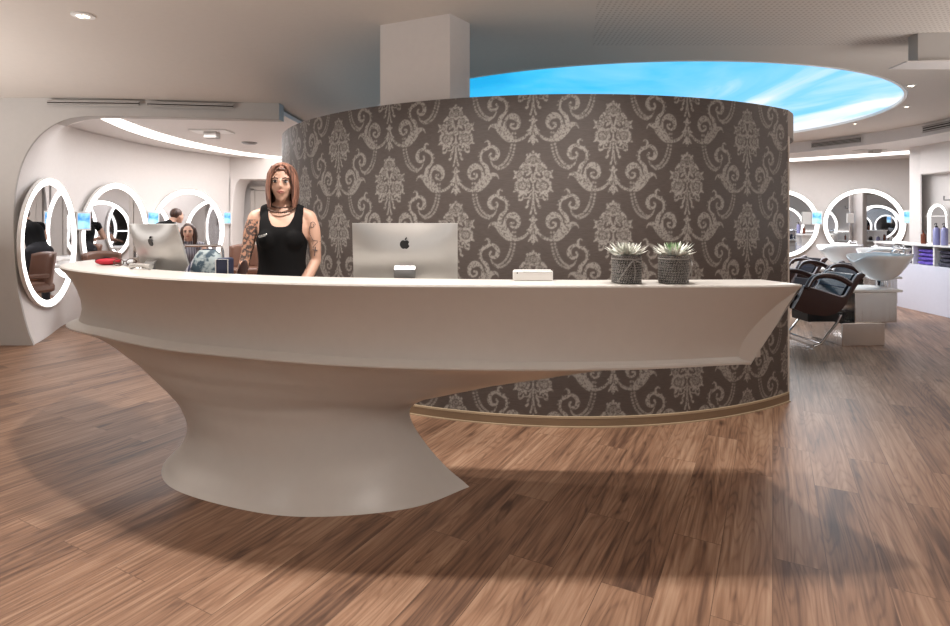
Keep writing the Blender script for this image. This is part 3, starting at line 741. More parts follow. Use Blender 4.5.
# ---------------------------------------------------------------- succulents
def succulent(loc, rz, label, green):
    rng = random.Random(3+green)
    t = empty('potted_succulent', loc, rz, label, 'potted plant', 'succulents in rope pots')
    bm = B()
    lathe(bm, [(0, .0), (.054, .0), (.056, .01), (.058, .118), (.052, .118), (.052, .1), (0, .1)], 32)
    for k in range(11):
        z = .007+k*.0108
        tube(bm, [(.0575*math.cos(a), .0575*math.sin(a), z+.003*a/(2*PI)) for a in np.linspace(0, 2*PI, 40, endpoint=False)], .0062, 6, closed=True)
    # twisted strands give the rope its diagonal lay
    obj('pot', bm, 'rope', t)
    bm = B()
    for k in range(11):
        z = .007+k*.0108
        for i in range(38):
            a = 2*PI*i/38+k*.05
            p = [(.0632*math.cos(a+d*.06), .0632*math.sin(a+d*.06), z+d*.0035) for d in (-1, 0, 1)]
            tube(bm, p, [.0006, .0016, .0006], 4)
    obj('braid', bm, 'rope_light', t)
    bm = B(); c0 = (-.01, -.07, .105)
    tube(bm, [c0, (.03, -.074, .09), (.055, -.06, .07)], .0025, 6); tube(bm, [c0, (-.03, -.073, .085), (-.06, -.05, .03), (-.068, -.04, .01)], .0025, 6); tube(bm, [c0, (-.004, -.075, .06), (-.008, -.075, .02)], .002, 6)
    tube(bm, [(.063*math.cos(a), .063*math.sin(a), .107) for a in np.linspace(0, 2*PI, 30, endpoint=False)], .003, 6, closed=True)
    obj('twine', bm, 'rope_light', t)
    def leaf(bm, a, el, L_, w, base_r=.012, z0=.118):
        d = Vector((math.cos(a)*math.cos(el), math.sin(a)*math.cos(el), math.sin(el))); s_ = Vector((-math.sin(a), math.cos(a), 0)); n_ = d.cross(s_)
        o_ = Vector((base_r*math.cos(a), base_r*math.sin(a), z0)); rows = []
        for k in range(7):
            q = k/6; wd = w*(math.sin(PI*min(1, q*.8+.16))**.8)*(1-q**4) + .0006
            c_ = o_+d*L_*q+Vector((0, 0, .018*q*q)); th_ = wd*.38
            rows.append([c_+s_*wd*math.cos(b)+n_*th_*math.sin(b) for b in np.linspace(0, 2*PI, 8, endpoint=False)])
        V = [[bm.verts.new(p) for p in r] for r in rows]
        for A_, B_ in zip(V, V[1:]):
            for i in range(8): bm.faces.new((A_[i], A_[(i+1) % 8], B_[(i+1) % 8], B_[i]))
        bm.faces.new(V[0][::-1]); bm.faces.new(V[-1])
    bm = B()
    for ring, (cnt, el, L_, w) in enumerate([(15, .12, .082, .010), (14, .35, .078, .010), (12, .62, .07, .009)]):
        for i in range(cnt): leaf(bm, 2*PI*i/cnt+ring*.2+rng.uniform(-.1, .1), el+rng.uniform(-.1, .12), L_*rng.uniform(.85, 1.08), w, .014)
    obj('outer_leaves', bm, 'leaf', t)
    bm = B()
    for i in range(16): leaf(bm, 2*PI*i/16+rng.uniform(-.1, .1), -.25+rng.uniform(-.15, .15), .055*rng.uniform(.8, 1.1), .009, .012, .112)
    obj('withered_leaves', bm, 'leaf_tip', t)['label'] = 'brownish withered lower leaves'
    bm = B()
    for ring, (cnt, el, L_) in enumerate([(9, .9, .052), (7, 1.15, .045), (4, 1.4, .04)]):
        for i in range(cnt): leaf(bm, 2*PI*i/cnt+ring*.35, el, L_, .009, .006)
    obj('rosette_heart', bm, 'leaf_green' if green else 'leaf', t)
    return t
succulent((.661, 2.445, 1.09), .3, 'succulent with silvery pale leaves in a rope pot, nearer the card holder', 0)
succulent((.866, 2.445, 1.09), 1.4, 'succulent with a green heart in a rope pot, nearer the counter tip', 1)
# ================================================================ people
def split_parts(name, bm, m, parent):
    for sg in (-1, 1):
        b2 = bm.copy(); mid_ = sum(v.co.x for v in b2.verts)/len(b2.verts)
        bmesh.ops.delete(b2, geom=[v for v in b2.verts if (v.co.x-mid_)*sg < 0], context='VERTS'); obj(name, b2, m, parent)
    bm.free()
def face_features(head, c, s, look=0):
    """eyes, brows, mouth on a head centred at c (facing -y), s = scale"""
    def at(x, y, z): return (c[0]+x*s, c[1]+y*s, c[2]+z*s)
    bm = B()
    for k in (-1, 1): ellip(bm, at(k*.031, -.083, .008), (.0145*s, .009*s, .0065*s), seg=12)
    split_parts('eye', bm, 'eyewhite', head)
    bm = B()
    for k in (-1, 1):
        ellip(bm, at(k*.031, -.0905, .008), (.0065*s, .004*s, .0062*s), seg=10)
        tube(bm, [at(k*.015, -.09, .010), at(k*.031, -.094, .0165), at(k*.048, -.084, .011)], [.0018*s, .0030*s, .0018*s], 6)
        tube(bm, [at(k*.016, -.0895, .006), at(k*.031, -.092, .001), at(k*.047, -.083, .007)], [.001*s, .0016*s, .001*s], 6)
    split_parts('iris', bm, 'eye', head)
    bm = B()
    for k in (-1, 1): tube(bm, [at(k*.012, -.091, .0245), at(k*.033, -.090, .031), at(k*.053, -.074, .025)], [.004*s, .0045*s, .002*s], 6)
    split_parts('eyebrow', bm, 'brow', head)
    bm = B()
    tube(bm, [at(-.024, -.084, -.052), at(-.008, -.094, -.0475), at(0, -.0945, -.049), at(.008, -.094, -.0475), at(.024, -.084, -.052)], [.001*s, .0042*s, .0036*s, .0042*s, .001*s], 8)
    tube(bm, [at(-.021, -.084, -.054), at(0, -.093, -.0585), at(.021, -.084, -.054)], [.001*s, .0055*s, .001*s], 8)
    obj('lips', bm, 'lip', head)
def head_shapes(bm, c, s=1, neck_to=None):
    def e(x, y, z, rx, ry, rz, rot=None): ellip(bm, (c[0]+x*s, c[1]+y*s, c[2]+z*s), (rx*s, ry*s, rz*s), rot, 22)
    e(0, .01, .035, .074, .09, .085); e(0, -.02, -.01, .064, .07, .085)
    e(0, -.03, -.065, .042, .047, .040); e(0, -.055, -.09, .021, .02, .018)
    e(0, -.045, -.055, .033, .036, .03)
    for k in (-1, 1):
        e(k*.036, -.052, -.022, .024, .024, .024); e(k*.074, .01, 0, .009, .018, .03)
        e(k*.031, -.066, .028, .024, .016, .012)
    e(0, -.086, -.018, .0105, .022, .013); e(0, -.085, .0, .008, .014, .025)
    for k in (-1, 1): e(k*.010, -.085, -.023, .0085, .012, .007)
    e(0, -.078, -.053, .024, .014, .011)
def hand_shapes(bm, wrist, d, up, side, curl=.35, s=1):
    """palm, four unequal bent fingers, side thumb. d = pointing direction, up = back of the hand, side = thumb side (+1/-1)"""
    d = Vector(d).normalized(); up = Vector(up); up = (up-d*up.dot(d)).normalized(); lat = d.cross(up)*side; w = Vector(wrist)
    for q in (-.026, -.009, .009, .026): limb(bm, [w+lat*q*.7*s+d*.005*s, w+d*.085*s+lat*q*s], [.015*s, .0125*s])
    for q, L_ in ((-.029, .060), (-.010, .074), (.010, .080), (.029, .072)):
        p = w+d*.085*s+lat*q*s; pts = [p]; a = 0
        for k, f in enumerate((.45, .32, .23)):
            a += curl*(.6+.5*k); p = p+(d*math.cos(a)-up*math.sin(a))*L_*f*s; pts.append(p)
        limb(bm, pts, [.0095*s, .0088*s, .008*s, .007*s])
    b0 = w+d*.02*s+lat*.026*s
    limb(bm, [b0, b0+(d*.6+lat*.8).normalized()*.035*s-up*.006*s, b0+(d*.8+lat*.55).normalized()*.062*s-up*.014*s, b0+(d*.95+lat*.3).normalized()*.085*s-up*.02*s], [.014*s, .011*s, .0095*s, .008*s])

# ---- receptionist
WX, WY = -1.15, 3.36
w = empty('person', (WX-.005, WY, 0), math.radians(12), 'woman with auburn bob and tattooed arms in a black tank top standing behind the counter', 'person')
bm = B()
# torso: stacked ellipsoid rings as a lofted closed tube
def torso(bm, rings, n=28):
    V = []
    for (x, y, z, rx, ry) in cr(rings, 30):
        V.append([bm.verts.new((x+rx*math.cos(2*PI*i/n), y+ry*math.sin(2*PI*i/n)*(1 if math.sin(2*PI*i/n) > 0 else 1), z)) for i in range(n)])
    for a, b in zip(V, V[1:]):
        for i in range(n): bm.faces.new((a[i], a[(i+1) % n], b[(i+1) % n], b[i]))
    bm.faces.new(V[0][::-1]); bm.faces.new(V[-1])
TR = [(0, 0, .82, .16, .11), (0, 0, .92, .172, .115), (0, 0, 1.02, .15, .10), (0, -.005, 1.10, .132, .092), (0, -.01, 1.2, .14, .098), (0, -.012, 1.28, .152, .102), (0, 0, 1.35, .155, .088), (0, .005, 1.405, .12, .062), (0, .01, 1.44, .06, .05)]
torso(bm, TR)
w.scale = (.94, 1, 1)
for k in (-1, 1): ellip(bm, (k*.066, -.072, 1.255), (.062, .05, .06))
limb(bm, [(0, .02, 1.38), (0, .014, 1.46), (0, .012, 1.55)], [.054, .046, .044])
for k in (-1, 1): limb(bm, [(k*.03, .02, 1.44), (k*.1, .015, 1.415), (k*.165, .01, 1.385)], [.04, .036, .04])
HCN = (.0, -.012, 1.582)
head_shapes(bm, HCN, 1.0)
# viewer-left arm, hanging and resting its hand on the work surface
limb(bm, [(-.165, .01, 1.375), (-.19, .0, 1.30), (-.205, -.01, 1.21), (-.222, -.02, 1.125)], [.046, .043, .036, .032])
limb(bm, [(-.222, -.02, 1.125), (-.232, -.07, 1.05), (-.238, -.13, .955)], [.032, .031, .022])
hand_shapes(bm, (-.238, -.135, .95), (.05, -.93, -.25), (0, .2, 1), -1, .15, .95)
# viewer-right arm, forearm turned in
limb(bm, [(.165, .01, 1.375), (.19, .0, 1.30), (.20, .0, 1.21), (.205, .01, 1.12)], [.046, .044, .038, .034])
limb(bm, [(.205, .01, 1.12), (.16, -.06, 1.03), (.10, -.15, .952)], [.034, .033, .022])
hand_shapes(bm, (.098, -.155, .95), (-.3, -.9, -.22), (0, .2, 1), 1, .15, .95)
for k in (-1, 1):
    limb(bm, [(k*.085, 0, .86), (k*.095, 0, .68), (k*.095, .0, .48)], [.088, .078, .055]); limb(bm, [(k*.095, 0, .48), (k*.095, .02, .3), (k*.095, .02, .1)], [.055, .052, .038])
    limb(bm, [(k*.098, .03, .05), (k*.105, -.08, .035), (k*.11, -.13, .03)], [.04, .034, .026])
def wm(c):
    if c.z < .93 and abs(c.x) < .2 and c.y > -.125: return 2
    if c.x < -.14 and c.z < 1.37: return 1
    return 0
body = fuse('body', bm, .0075, ['skin', 'tattoo', 'trouser'], w, 2, matfn=wm)
face_features(body, HCN, 1.0)
# tank top: the torso, inflated, with neckline, straps and armholes cut
bm = B(); torso(bm, [(x, y, z, rx+.012, ry+.013) for x, y, z, rx, ry in TR])
for k in (-1, 1):
    ellip(bm, (k*.066, -.074, 1.252), (.072, .058, .07)); limb(bm, [(k*.03, .02, 1.44), (k*.1, .015, 1.415), (k*.14, .01, 1.395)], [.049, .046, .05])
def tcut(c):
    if c.z > 1.47 or c.z < .83: return True
    x = abs(c.x)
    if c.y < .03:
        if c.z > 1.325+ (x/.082)**4*.09 and x < .092: return True
    elif c.z > 1.40 and x < .09: return True
    if x > .128+max(0, (1.30-c.z))*.5 and c.z > 1.22: return True
    return False
tp = fuse('tank_top', bm, .0075, 'top', w, 3, cut=tcut)
md = tp.modifiers.new('t', 'SOLIDIFY'); md.thickness = .004
# hair: long bob, parted in the centre
bm = B(); hc = Vector(HCN); n = 56; rows = []
for j in range(22):
    v = j/21; r = []
    for i in range(n+1):
        # angle measured from the front parting, opening at the face
        a = -PI+2*PI*i/n; g = abs(a)/PI            # 0 = front, 1 = back
        r_ = 0
        ang = a
        ox = math.sin(ang); oy = -math.cos(ang)
        if v < .42:
            q = v/.42*PI/2; rr = math.sin(q); z = math.cos(q)*.098
            x, y = ox*.093*rr, oy*.105*rr+.014
            z += .0
        else:
            q = (v-.42)/.58; x, y = ox*(.093+.010*math.sin(q*PI*.9)-.012*q*q), oy*(.105-.004*q)+.014; z = -q*(.165 if g > .3 else .165)
        r.append((x, y, z, g, v))
    rows.append(r)
V = {}
def keep(g, v, x, z):
    # open the face: front opening widens downwards from the hairline
    if v > .27:
        lim = .07+.235*min(1, (v-.27)/.2)
        if z < -.02: lim = .30
        return g > lim
    return True
for j, r in enumerate(rows):
    for i, (x, y, z, g, v) in enumerate(r):
        wav = .0035*math.sin(i*2.1+j*.15)
        V[i, j] = bm.verts.new((hc.x+x*(1+wav*8), hc.y+y*(1+wav*6), hc.z+z+.03+(.01*math.sin(i*1.7) if j == 21 else 0)))
for j in range(21):
    for i in range(n):
        x, y, z, g, v = rows[j][i]; g2 = (rows[j][i][3]+rows[j][i+1][3])/2
        if keep(g2, (rows[j][i][4]+rows[j+1][i][4])/2, x, (rows[j][i][2]+rows[j+1][i][2])/2): bm.faces.new((V[i, j], V[i+1, j], V[i+1, j+1], V[i, j+1]))
bmesh.ops.delete(bm, geom=[v for v in bm.verts if not v.link_faces], context='VERTS')
bmesh.ops.remove_doubles(bm, verts=bm.verts, dist=1e-4)
h = obj('hair', bm, 'hair', w, angle=180); md = h.modifiers.new('s', 'SOLIDIFY'); md.thickness = .014; md.offset = -.6; md = h.modifiers.new('u', 'SUBSURF'); md.levels = 1; md.render_levels = 1
bm = B()                                   # locks falling from the centre parting beside the face
for k in (-1, 1):
    for q in range(9):
        f_ = q/8
        tube(bm, [(hc.x+k*(.006+.010*f_), hc.y-.055+.02*f_, hc.z+.112-.001*q), (hc.x+k*(.036+.016*f_), hc.y-.076+.012*f_, hc.z+.097), (hc.x+k*(.062+.012*f_), hc.y-.070+.012*f_, hc.z+.055), (hc.x+k*(.072+.010*f_), hc.y-.060+.014*f_, hc.z-.02), (hc.x+k*(.070+.014*f_), hc.y-.054+.016*f_, hc.z-.09), (hc.x+k*(.066+.012*f_), hc.y-.048+.016*f_, hc.z-.136-(q % 3)*.004)], [.003, .007, .010, .0105, .009, .004], 8)
obj('hair_strands', bm, 'hair', w)
bm = B()
for k, (rx, zz, dz) in enumerate([(.068, 1.458, .02), (.083, 1.442, .032)]):
    for i in range(44):
        a = 2*PI*i/44; ellip(bm, (rx*math.sin(a), -.006-(.062+.012*k)*math.cos(a), zz-dz*math.cos(a)), (.0062,)*3, seg=6)
obj('necklace', bm, 'beads', w)
bm = B(); box(bm, (-.098, -.128, 1.275), (.052, .004, .014), (0, math.radians(-14), .25)); obj('name_badge', bm, 'silver', w, bevel=.001)
def arm_ink(pts, r=.0018):
    tube(bm, pts, r, 5)
bm = B()
sp_ = [(.188+.018*math.cos(a)*(1-a/12), -.0455+abs(math.cos(a))*.003, 1.335+.022*math.sin(a)*(1-a/12)) for a in np.linspace(0, 7, 26)]
arm_ink(sp_)
arm_ink([(.17, -.043, 1.33), (.172, -.042, 1.28), (.19, -.043, 1.245), (.215, -.036, 1.24), (.235, -.015, 1.235)])
arm_ink([(.22, -.034, 1.235), (.20, -.04, 1.215), (.19, -.038, 1.20)])
arm_ink([(.206, -.038, 1.205), (.20, -.038, 1.15)], .003); arm_ink([(.187, -.037, 1.188), (.217, -.034, 1.183)], .003)
obj('arm_tattoo', bm, 'ink', w)

# ---- clients and stylist in the left room (mostly hidden, blurred in the photo)
def plain_person(name, loc, rz, label, pelvis, chest, neck, headc, arms, legs, top, low, hairm, hair='short', group=None, sc=1):
    t = empty('person', loc, rz, label, 'person', group)
    bm = B(); pv, ch, nk, hd_ = Vector(pelvis), Vector(chest), Vector(neck), Vector(headc)
    limb(bm, [pv, (pv+ch)/2, ch, ch.lerp(nk, .6)], [.135, .125, .14, .07])
    side = Vector((1, 0, 0))
    for k in (-1, 1): limb(bm, [ch.lerp(nk, .45), ch.lerp(nk, .5)+side*k*.15], [.07, .055])
    limb(bm, [ch.lerp(nk, .7), nk, hd_], [.055, .05, .05])
    bh = B()
    head_shapes(bm, tuple(hd_), 1)
    for k, a in zip((-1, 1), arms):
        limb(bm, [ch.lerp(nk, .5)+side*k*.16, Vector(a[0])], [.052, .038]); limb(bm, [Vector(a[0]), Vector(a[1])], [.038, .026])
        d = (Vector(a[1])-Vector(a[0])).normalized(); hand_shapes(bm, a[1], d, (0, .1, 1), k*-1, .5, .95)
    for k, l in zip((-1, 1), legs):
        limb(bm, [pv+side*k*.085, Vector(l[0])], [.095, .06]); limb(bm, [Vector(l[0]), Vector(l[1])], [.06, .042])
        limb(bm, [Vector(l[1])+Vector((0, .02, -.03)), Vector(l[1])+Vector((0, -.13, -.045))], [.042, .03])
    nkz = ch.lerp(nk, .62)
    ax = (nk-ch).normalized(); wr = [Vector(a[1]) for a in arms]; el = [Vector(a[0]) for a in arms]
    lowline = pv.lerp(ch, .25)
    axb = (ch-pv).normalized()
    def mf(c):
        if min((c-x).length for x in wr) < .19: return 0
        if any(((c-e).length < (c-s_).length*.75 and (c-e).length < .2) for e, s_ in zip(el, [ch.lerp(nk, .5)]*2)): return 0
        if (c-nkz).dot(ax) > .05 and (c-nk).length < .36: return 0
        if (c-lowline).dot(axb) < 0 or min((c-Vector(l[0])).length for l in legs) < .14: return 2
        return 1
    b_ = fuse('body', bm, .012, ['skin', top, low], t, 2, matfn=mf)
    bh.free(); face_features(b_, tuple(hd_), 1)
    bm = B()
    ellip(bm, (hd_.x, hd_.y+.022, hd_.z+.045), (.083, .092, .09)); 
    if hair == 'long':
        for k in (-1, 1): limb(bm, [(hd_.x+k*.07, hd_.y+.01, hd_.z+.05), (hd_.x+k*.085, hd_.y+.01, hd_.z-.06), (hd_.x+k*.08, hd_.y+.0, hd_.z-.18)], [.03, .034, .022])
        limb(bm, [(hd_.x, hd_.y+.07, hd_.z+.04), (hd_.x, hd_.y+.08, hd_.z-.15)], [.06, .05])
    fuse('hair', bm, .01, hairm, t, 2, cut=None)
    return t
# stylist bending forward, facing away to the mirrors
plain_person('person', (-4.86, 8.6, 0), math.radians(150), 'stylist in a black shirt bending forward behind the sideways computer', (0, .15, .92), (0, -.06, 1.22), (0, -.22, 1.37), (0, -.30, 1.43),
    [((-.24, -.2, 1.1), (-.14, -.42, 1.08)), ((.24, -.2, 1.1), (.14, -.42, 1.08))], [((-.1, .08, .5), (-.1, .14, .09)), ((.1, .08, .5), (.1, .14, .09))], 'top', 'trouser', 'hair_dark')
plain_person('person', (-4.04, 7.9, 0), math.radians(20), 'laughing client with long brown hair seated beside the sideways computer', (0, .12, .66), (0, .06, .92), (0, .02, 1.10), (0, -.02, 1.20),
    [((-.23, -.02, .85), (-.16, -.26, .80)), ((.23, -.02, .85), (.16, -.26, .80))], [((-.12, -.32, .56), (-.12, -.36, .12)), ((.12, -.32, .56), (.12, -.36, .12))], 'stripe', 'jeans', 'hair_dark', 'long')
# ================================================================ ring mirrors
def ring_mirror(c, nrm, D, label, group='ring lit mirrors', arch=False, ringm='ring', hx=None, rw=.085):
    nx, ny = nrm; l = math.hypot(nx, ny); rz = math.atan2(-ny/l, -nx/l)-PI/2   # local -y faces out: out = -y rotated
    rz = math.atan2(ny, nx)+PI/2
    t = empty('ring_mirror', c, rz, label, 'mirror', group)
    R = D/2; ax_ = (hx or R); n = 72
    def outl(k):
        if arch:
            return [((ax_-k)*math.cos(a), (ax_-k)*math.sin(a)) for a in np.linspace(0, PI, 30)]+[(-(ax_-k), -arch), ((ax_-k), -arch)]
        return [((ax_-k)*math.cos(a), (R-k)*math.sin(a)) for a in np.linspace(0, 2*PI, n, endpoint=False)]
    def ringmesh(k0, k1, y0, y1):
        bm = B(); a, b = outl(k0), outl(k1)
        rr = [[(x, y0, z) for x, z in a], [(x, y1, z) for x, z in a], [(x, y1, z) for x, z in b], [(x, y0, z) for x, z in b]]
        for r in rr: r.append(r[0])
        rr.append(rr[0]); grid(bm, rr); bmesh.ops.remove_doubles(bm, verts=bm.verts, dist=1e-6); return bm
    bm = B(); o_ = outl(.004)
    a = [bm.verts.new((x, .0, z)) for x, z in o_]; b = [bm.verts.new((x, -.018, z)) for x, z in o_]
    for i in range(len(a)): bm.faces.new((a[i], a[(i+1) % len(a)], b[(i+1) % len(a)], b[i]))
    bm.faces.new(a); bm.faces.new(b); obj('backing', bm, 'white', t, smooth=False)
    bm = B(); o_ = outl(rw-.004)
    a = [bm.verts.new((x, -.0195, z)) for x, z in o_]; bm.faces.new(a[::-1]); b = [bm.verts.new((x, -.0185, z)) for x, z in o_]; bm.faces.new(b)
    for i in range(len(a)): bm.faces.new((a[i], a[(i+1) % len(a)], b[(i+1) % len(a)], b[i]))
    obj('mirror_glass', bm, 'mirror', t, smooth=False)
    obj('light_ring', ringmesh(.012, rw, -.018, -.034), ringm, t, angle=30)
    obj('frame', ringmesh(0, .012, 0, -.036), 'white', t, angle=30)
    return t
ring_mirror((-5.18, 6.80, 1.10), (.957, .29), 1.57, 'tall ring lit mirror nearest the counter end, leftmost of all')
ring_mirror((-5.45, 8.50, 1.14), (1, .0), 1.60, 'ring lit mirror showing between the leftmost mirror and the sideways computer')
ring_mirror((-5.19, 10.15, 1.16), (.92, -.39), 1.56, 'ring lit mirror behind the stylist, next to the grey door')
ring_mirror((8.25, 11.90, 1.30), (-.36, -.93), 1.50, 'wide ring lit mirror behind the wash basins')
ring_mirror((6.76, 12.38, 1.30), (-.3, -.95), 1.50, 'ring lit mirror half hidden by the patterned round wall on the right')
# mirrors on walls turned away from the camera, seen only in reflections
for i, (x, y) in enumerate([(-2.23, 9.9), (-2.23, 11.7), (-2.23, 13.6)]): ring_mirror((x, y, 1.16), (-1, 0), 1.5, 'ring lit mirror on the partition, seen only reflected in other mirrors')
for i, ang in enumerate((12, 46, 80)):
    a = math.radians(ang); k = min(range(len(HP)), key=lambda k: abs(math.atan2(HP[k][1]-6.9, HP[k][0]-.6)-a))
    tx, ty = HP[k+1]-HP[k-1]; nn = (ty, -tx); ring_mirror((HP[k][0]+.03*nn[0]/math.hypot(*nn), HP[k][1]+.03*nn[1]/math.hypot(*nn), 1.1), nn, 1.2, 'ring lit mirror behind the round wall, seen only reflected in other mirrors')
ring_mirror((-2.96, 11.88, 1.15), (0, -1), 1.3, 'ring lit mirror on the wall right of the grey door, seen only reflected')
# low wall outside the frame on the right, seen in the basin mirrors
bm = B(); box(bm, (7.4, 4.4, 1.1), (4.6, .12, 2.2)); tagp(obj('wall_divider', bm, 'wall', smooth=False), kind='structure')
for x in (5.9, 7.6, 9.1): ring_mirror((x, 4.47, 1.2), (0, 1), 1.35, 'ring lit mirror on the divider, seen only reflected in the basin mirrors')
# console shelves below mirrors in the left room
def console(c, rz, label, L_=1.3):
    t = empty('styling_console', c, rz, label, 'shelf', 'white styling consoles')
    bm = B(); box(bm, (0, -.16, .72), (L_, .28, .05)); obj('shelf_board', bm, 'white', t, bevel=.008)
    bm = B(); box(bm, (0, -.05, .62), (L_*.6, .06, .15)); obj('wall_bracket', bm, 'white', t, bevel=.004)
    return t
console((-5.44, 8.5, 0), math.radians(90), 'white styling console below the mirror beside the sideways computer', 1.0)
console((-5.22, 10.1, 0), math.radians(67), 'white styling console under the mirror next to the grey door', 1.0)
console((-2.24, 9.9, 0), math.radians(-90), 'white styling console on the partition, seen only reflected')
console((6.75, 4.46, 0), math.radians(180), 'white styling console on the divider, seen only in the basin mirrors', 3.6)
# blue lit screens between the mirrors
def screen(px, py, Y, nrm, w_, h_, label, group='small blue lit screens'):
    p = P(px, Y, None, py); t = empty('wall_screen', (p[0], p[1], p[2]), math.atan2(nrm[1], nrm[0])+PI/2, label, 'screen', group)
    bm = B(); box(bm, (0, .03, 0), (w_, .05, h_)); obj('housing', bm, 'white', t, bevel=.004)
    bm = B(); box(bm, (0, .0035, 0), (w_-.03, .006, h_-.05)); obj('display', bm, 'screen', t, smooth=False)
screen(84, 221, 7.72, (.8, -.6), .17, .26, 'small blue lit screen between the leftmost mirror and the next one')
screen(153.5, 219, 9.35, (.6, -.8), .17, .26, 'small blue lit screen just above the top of the sideways computer')
screen(227.3, 218, 11.05, (.0, -1), .15, .25, 'small pale blue lit screen between the mirrors and the grey door')
screen(817, 218, 11.75, (-.5, -.86), .19, .28, 'small turquoise lit screen between the two ring mirrors on the right')
screen(908.5, 217, 9.95, (-.6, -.8), .15, .24, 'small blue lit screen right of the wide ring mirror')
# ---------------------------------------------------------------- light strips, vents, ceiling fittings
def strip(pts3, w_, label, wdir=None):
    Pn = arclen(pts3, 60); Wn = arclen(wdir, 60) if wdir else None
    bm = B(); rows = [[], [], [], []]
    for i, p in enumerate(Pn):
        q = Wn[i] if Wn is not None else p+np.array([0, -w_, 0])
        rows[0].append(tuple(p)); rows[1].append(tuple(q)); rows[2].append((q[0], q[1], q[2]+.02)); rows[3].append((p[0], p[1], p[2]+.02))
    rows.append(rows[0]); grid(bm, rows)
    t = obj('light_strip', bm, 'strip', angle=30); tagp(t, label, 'light strip')
    return t
def on_z(px, py, z): Y = F*(z-CH)/(HZ-py); return ((px-475)*Y/F, Y, z)
za = LZ-.012
o1 = [on_z(px, py, za) for px, py in ((88, 112), (104, 120.5), (130, 131.5), (160, 140.5), (195, 148), (235, 154.5), (262, 157.7), (290, 160))]
i1 = [on_z(px, py, za) for px, py in ((106, 112), (118, 118.5), (140, 127), (165, 135.2), (200, 144.2), (238, 151.8), (265, 155.5), (290, 158.2))]
strip(o1, .1, 'curved white light strip on the ceiling of the left room', i1)
zb = ZL-.012
o2 = [on_z(px, py, zb) for px, py in ((770, 162.3), (800, 161.0), (860, 157.2), (910, 154), (990, 149))]
i2 = [on_z(px, py, zb) for px, py in ((770, 159.8), (800, 158.6), (860, 154.6), (910, 151.2), (990, 145.6))]
strip(o2, .1, 'thin white light strip on the ceiling above the wash basins', i2)
def wall_vent(p0, p1, h_, label, n_, group='long slot air vents'):
    c = (Vector(p0)+Vector(p1))/2; d = Vector(p1)-Vector(p0); L_ = d.length; rz = math.atan2(d.y, d.x); ry = -math.asin(d.z/L_)
    t = empty('air_vent', c, 0, label, 'air vent', group); t.rotation_euler = Euler((0, ry, rz))
    bm = B(); box(bm, (0, .006, 0), (L_, .01, h_)); obj('recess', bm, 'dark', t, smooth=False)
    bm = B()
    for k in range(n_): box(bm, (0, -.004, -h_/2+h_*(k+.5)/n_), (L_, .008, h_/n_*.36))
    box(bm, (0, -.003, h_/2), (L_+.02, .012, .008)); box(bm, (0, -.003, -h_/2), (L_+.02, .012, .008)); obj('louvre', bm, 'portal', t, smooth=False)
wall_vent(P(47, PY-.05, None, 102.5), P(139, yy(139)-.05, None, 103.5), .05, 'slot air vent above the left opening, nearer the left edge', 2)
wall_vent(P(147, yy(147)-.04, None, 104), P(233, yy(233)-.04, None, 106.5), .05, 'slot air vent above the left opening, nearer the woman', 2)
def fascia_pt(px, z):
    best = None
    for k in range(2000):
        a = -.6+1.6*k/2000; x, y = SX+4.78*math.cos(a), SY+4.15*math.sin(a)
        if y > 5 and (best is None or abs(475+F*x/y-px) < best[0]): best = (abs(475+F*x/y-px), x, y)
    return (best[1]-.03, best[2]-.03, z)
wall_vent(fascia_pt(812, 2.755), fascia_pt(861, 2.755), .09, 'slot air vent in the lilac ceiling step above the basins', 4)
wall_vent(fascia_pt(923, 2.755), fascia_pt(962, 2.755), .10, 'slot air vent in the ceiling step at the right edge', 3)
def fitting(px, py, r, label, name='downlight', cat='downlight', z=HC):
    x, y, _ = on_z(px, py, z)
    t = empty(name, (x, y, z), 0, label, cat, 'small ceiling spots' if cat == 'downlight' else None)
    bm = B(); lathe(bm, [(r*.62, .0), (r*.62, -.012), (r, -.010), (r, 0)], 24); obj('trim_ring', bm, 'white', t)
    bm = B()
    for k in (-1, 1): ellip(bm, (k*r*.3, 0, -.008), (r*.22, r*.4, .012), seg=12)
    obj('lamp', bm, 'lamp' , t)
    return t
fitting(83, 15, .075, 'twin ceiling spot at the upper left')
fitting(911, 85, .05, 'ceiling spot right of the sky panel'); fitting(906.5, 106, .04, 'tiny ceiling spot below the sky panel tip, right'); fitting(855, 123, .03, 'tiny ceiling spot behind the sky panel edge')
x, y, _ = on_z(212, 131, LZ); t = empty('ceiling_sensor', (x, y, LZ), 0, 'grey box sensor hanging on a white plate from the left room ceiling', 'sensor')
bm = B(); box(bm, (0, 0, -.01), (.52, .3, .015)); obj('plate', bm, 'white', t, bevel=.003)
bm = B(); box(bm, (0, 0, -.06), (.18, .14, .09)); obj('sensor_box', bm, 'portal', t, bevel=.008)
x, y, _ = on_z(249.5, 142.5, LZ); bm = B(); lathe(bm, [(0, -.03), (.09, -.028), (.12, -.01), (.12, 0)], 28); tagp(obj('ceiling_speaker', bm, 'alu_dark', loc=(x, y, LZ)), 'flat round grey fitting on the ceiling above the grey door', 'ceiling fitting')
x, y, _ = on_z(875, 150, ZL); bm = B(); box(bm, (x, y, ZL-.03), (.16, .12, .06)); box(bm, (x-.1, y, ZL-.004), (.5, .2, .008)); tagp(obj('ceiling_sensor', bm, 'portal', bevel=.004, smooth=False), 'small pale sensor on the ceiling above the wide ring mirror', 'sensor')
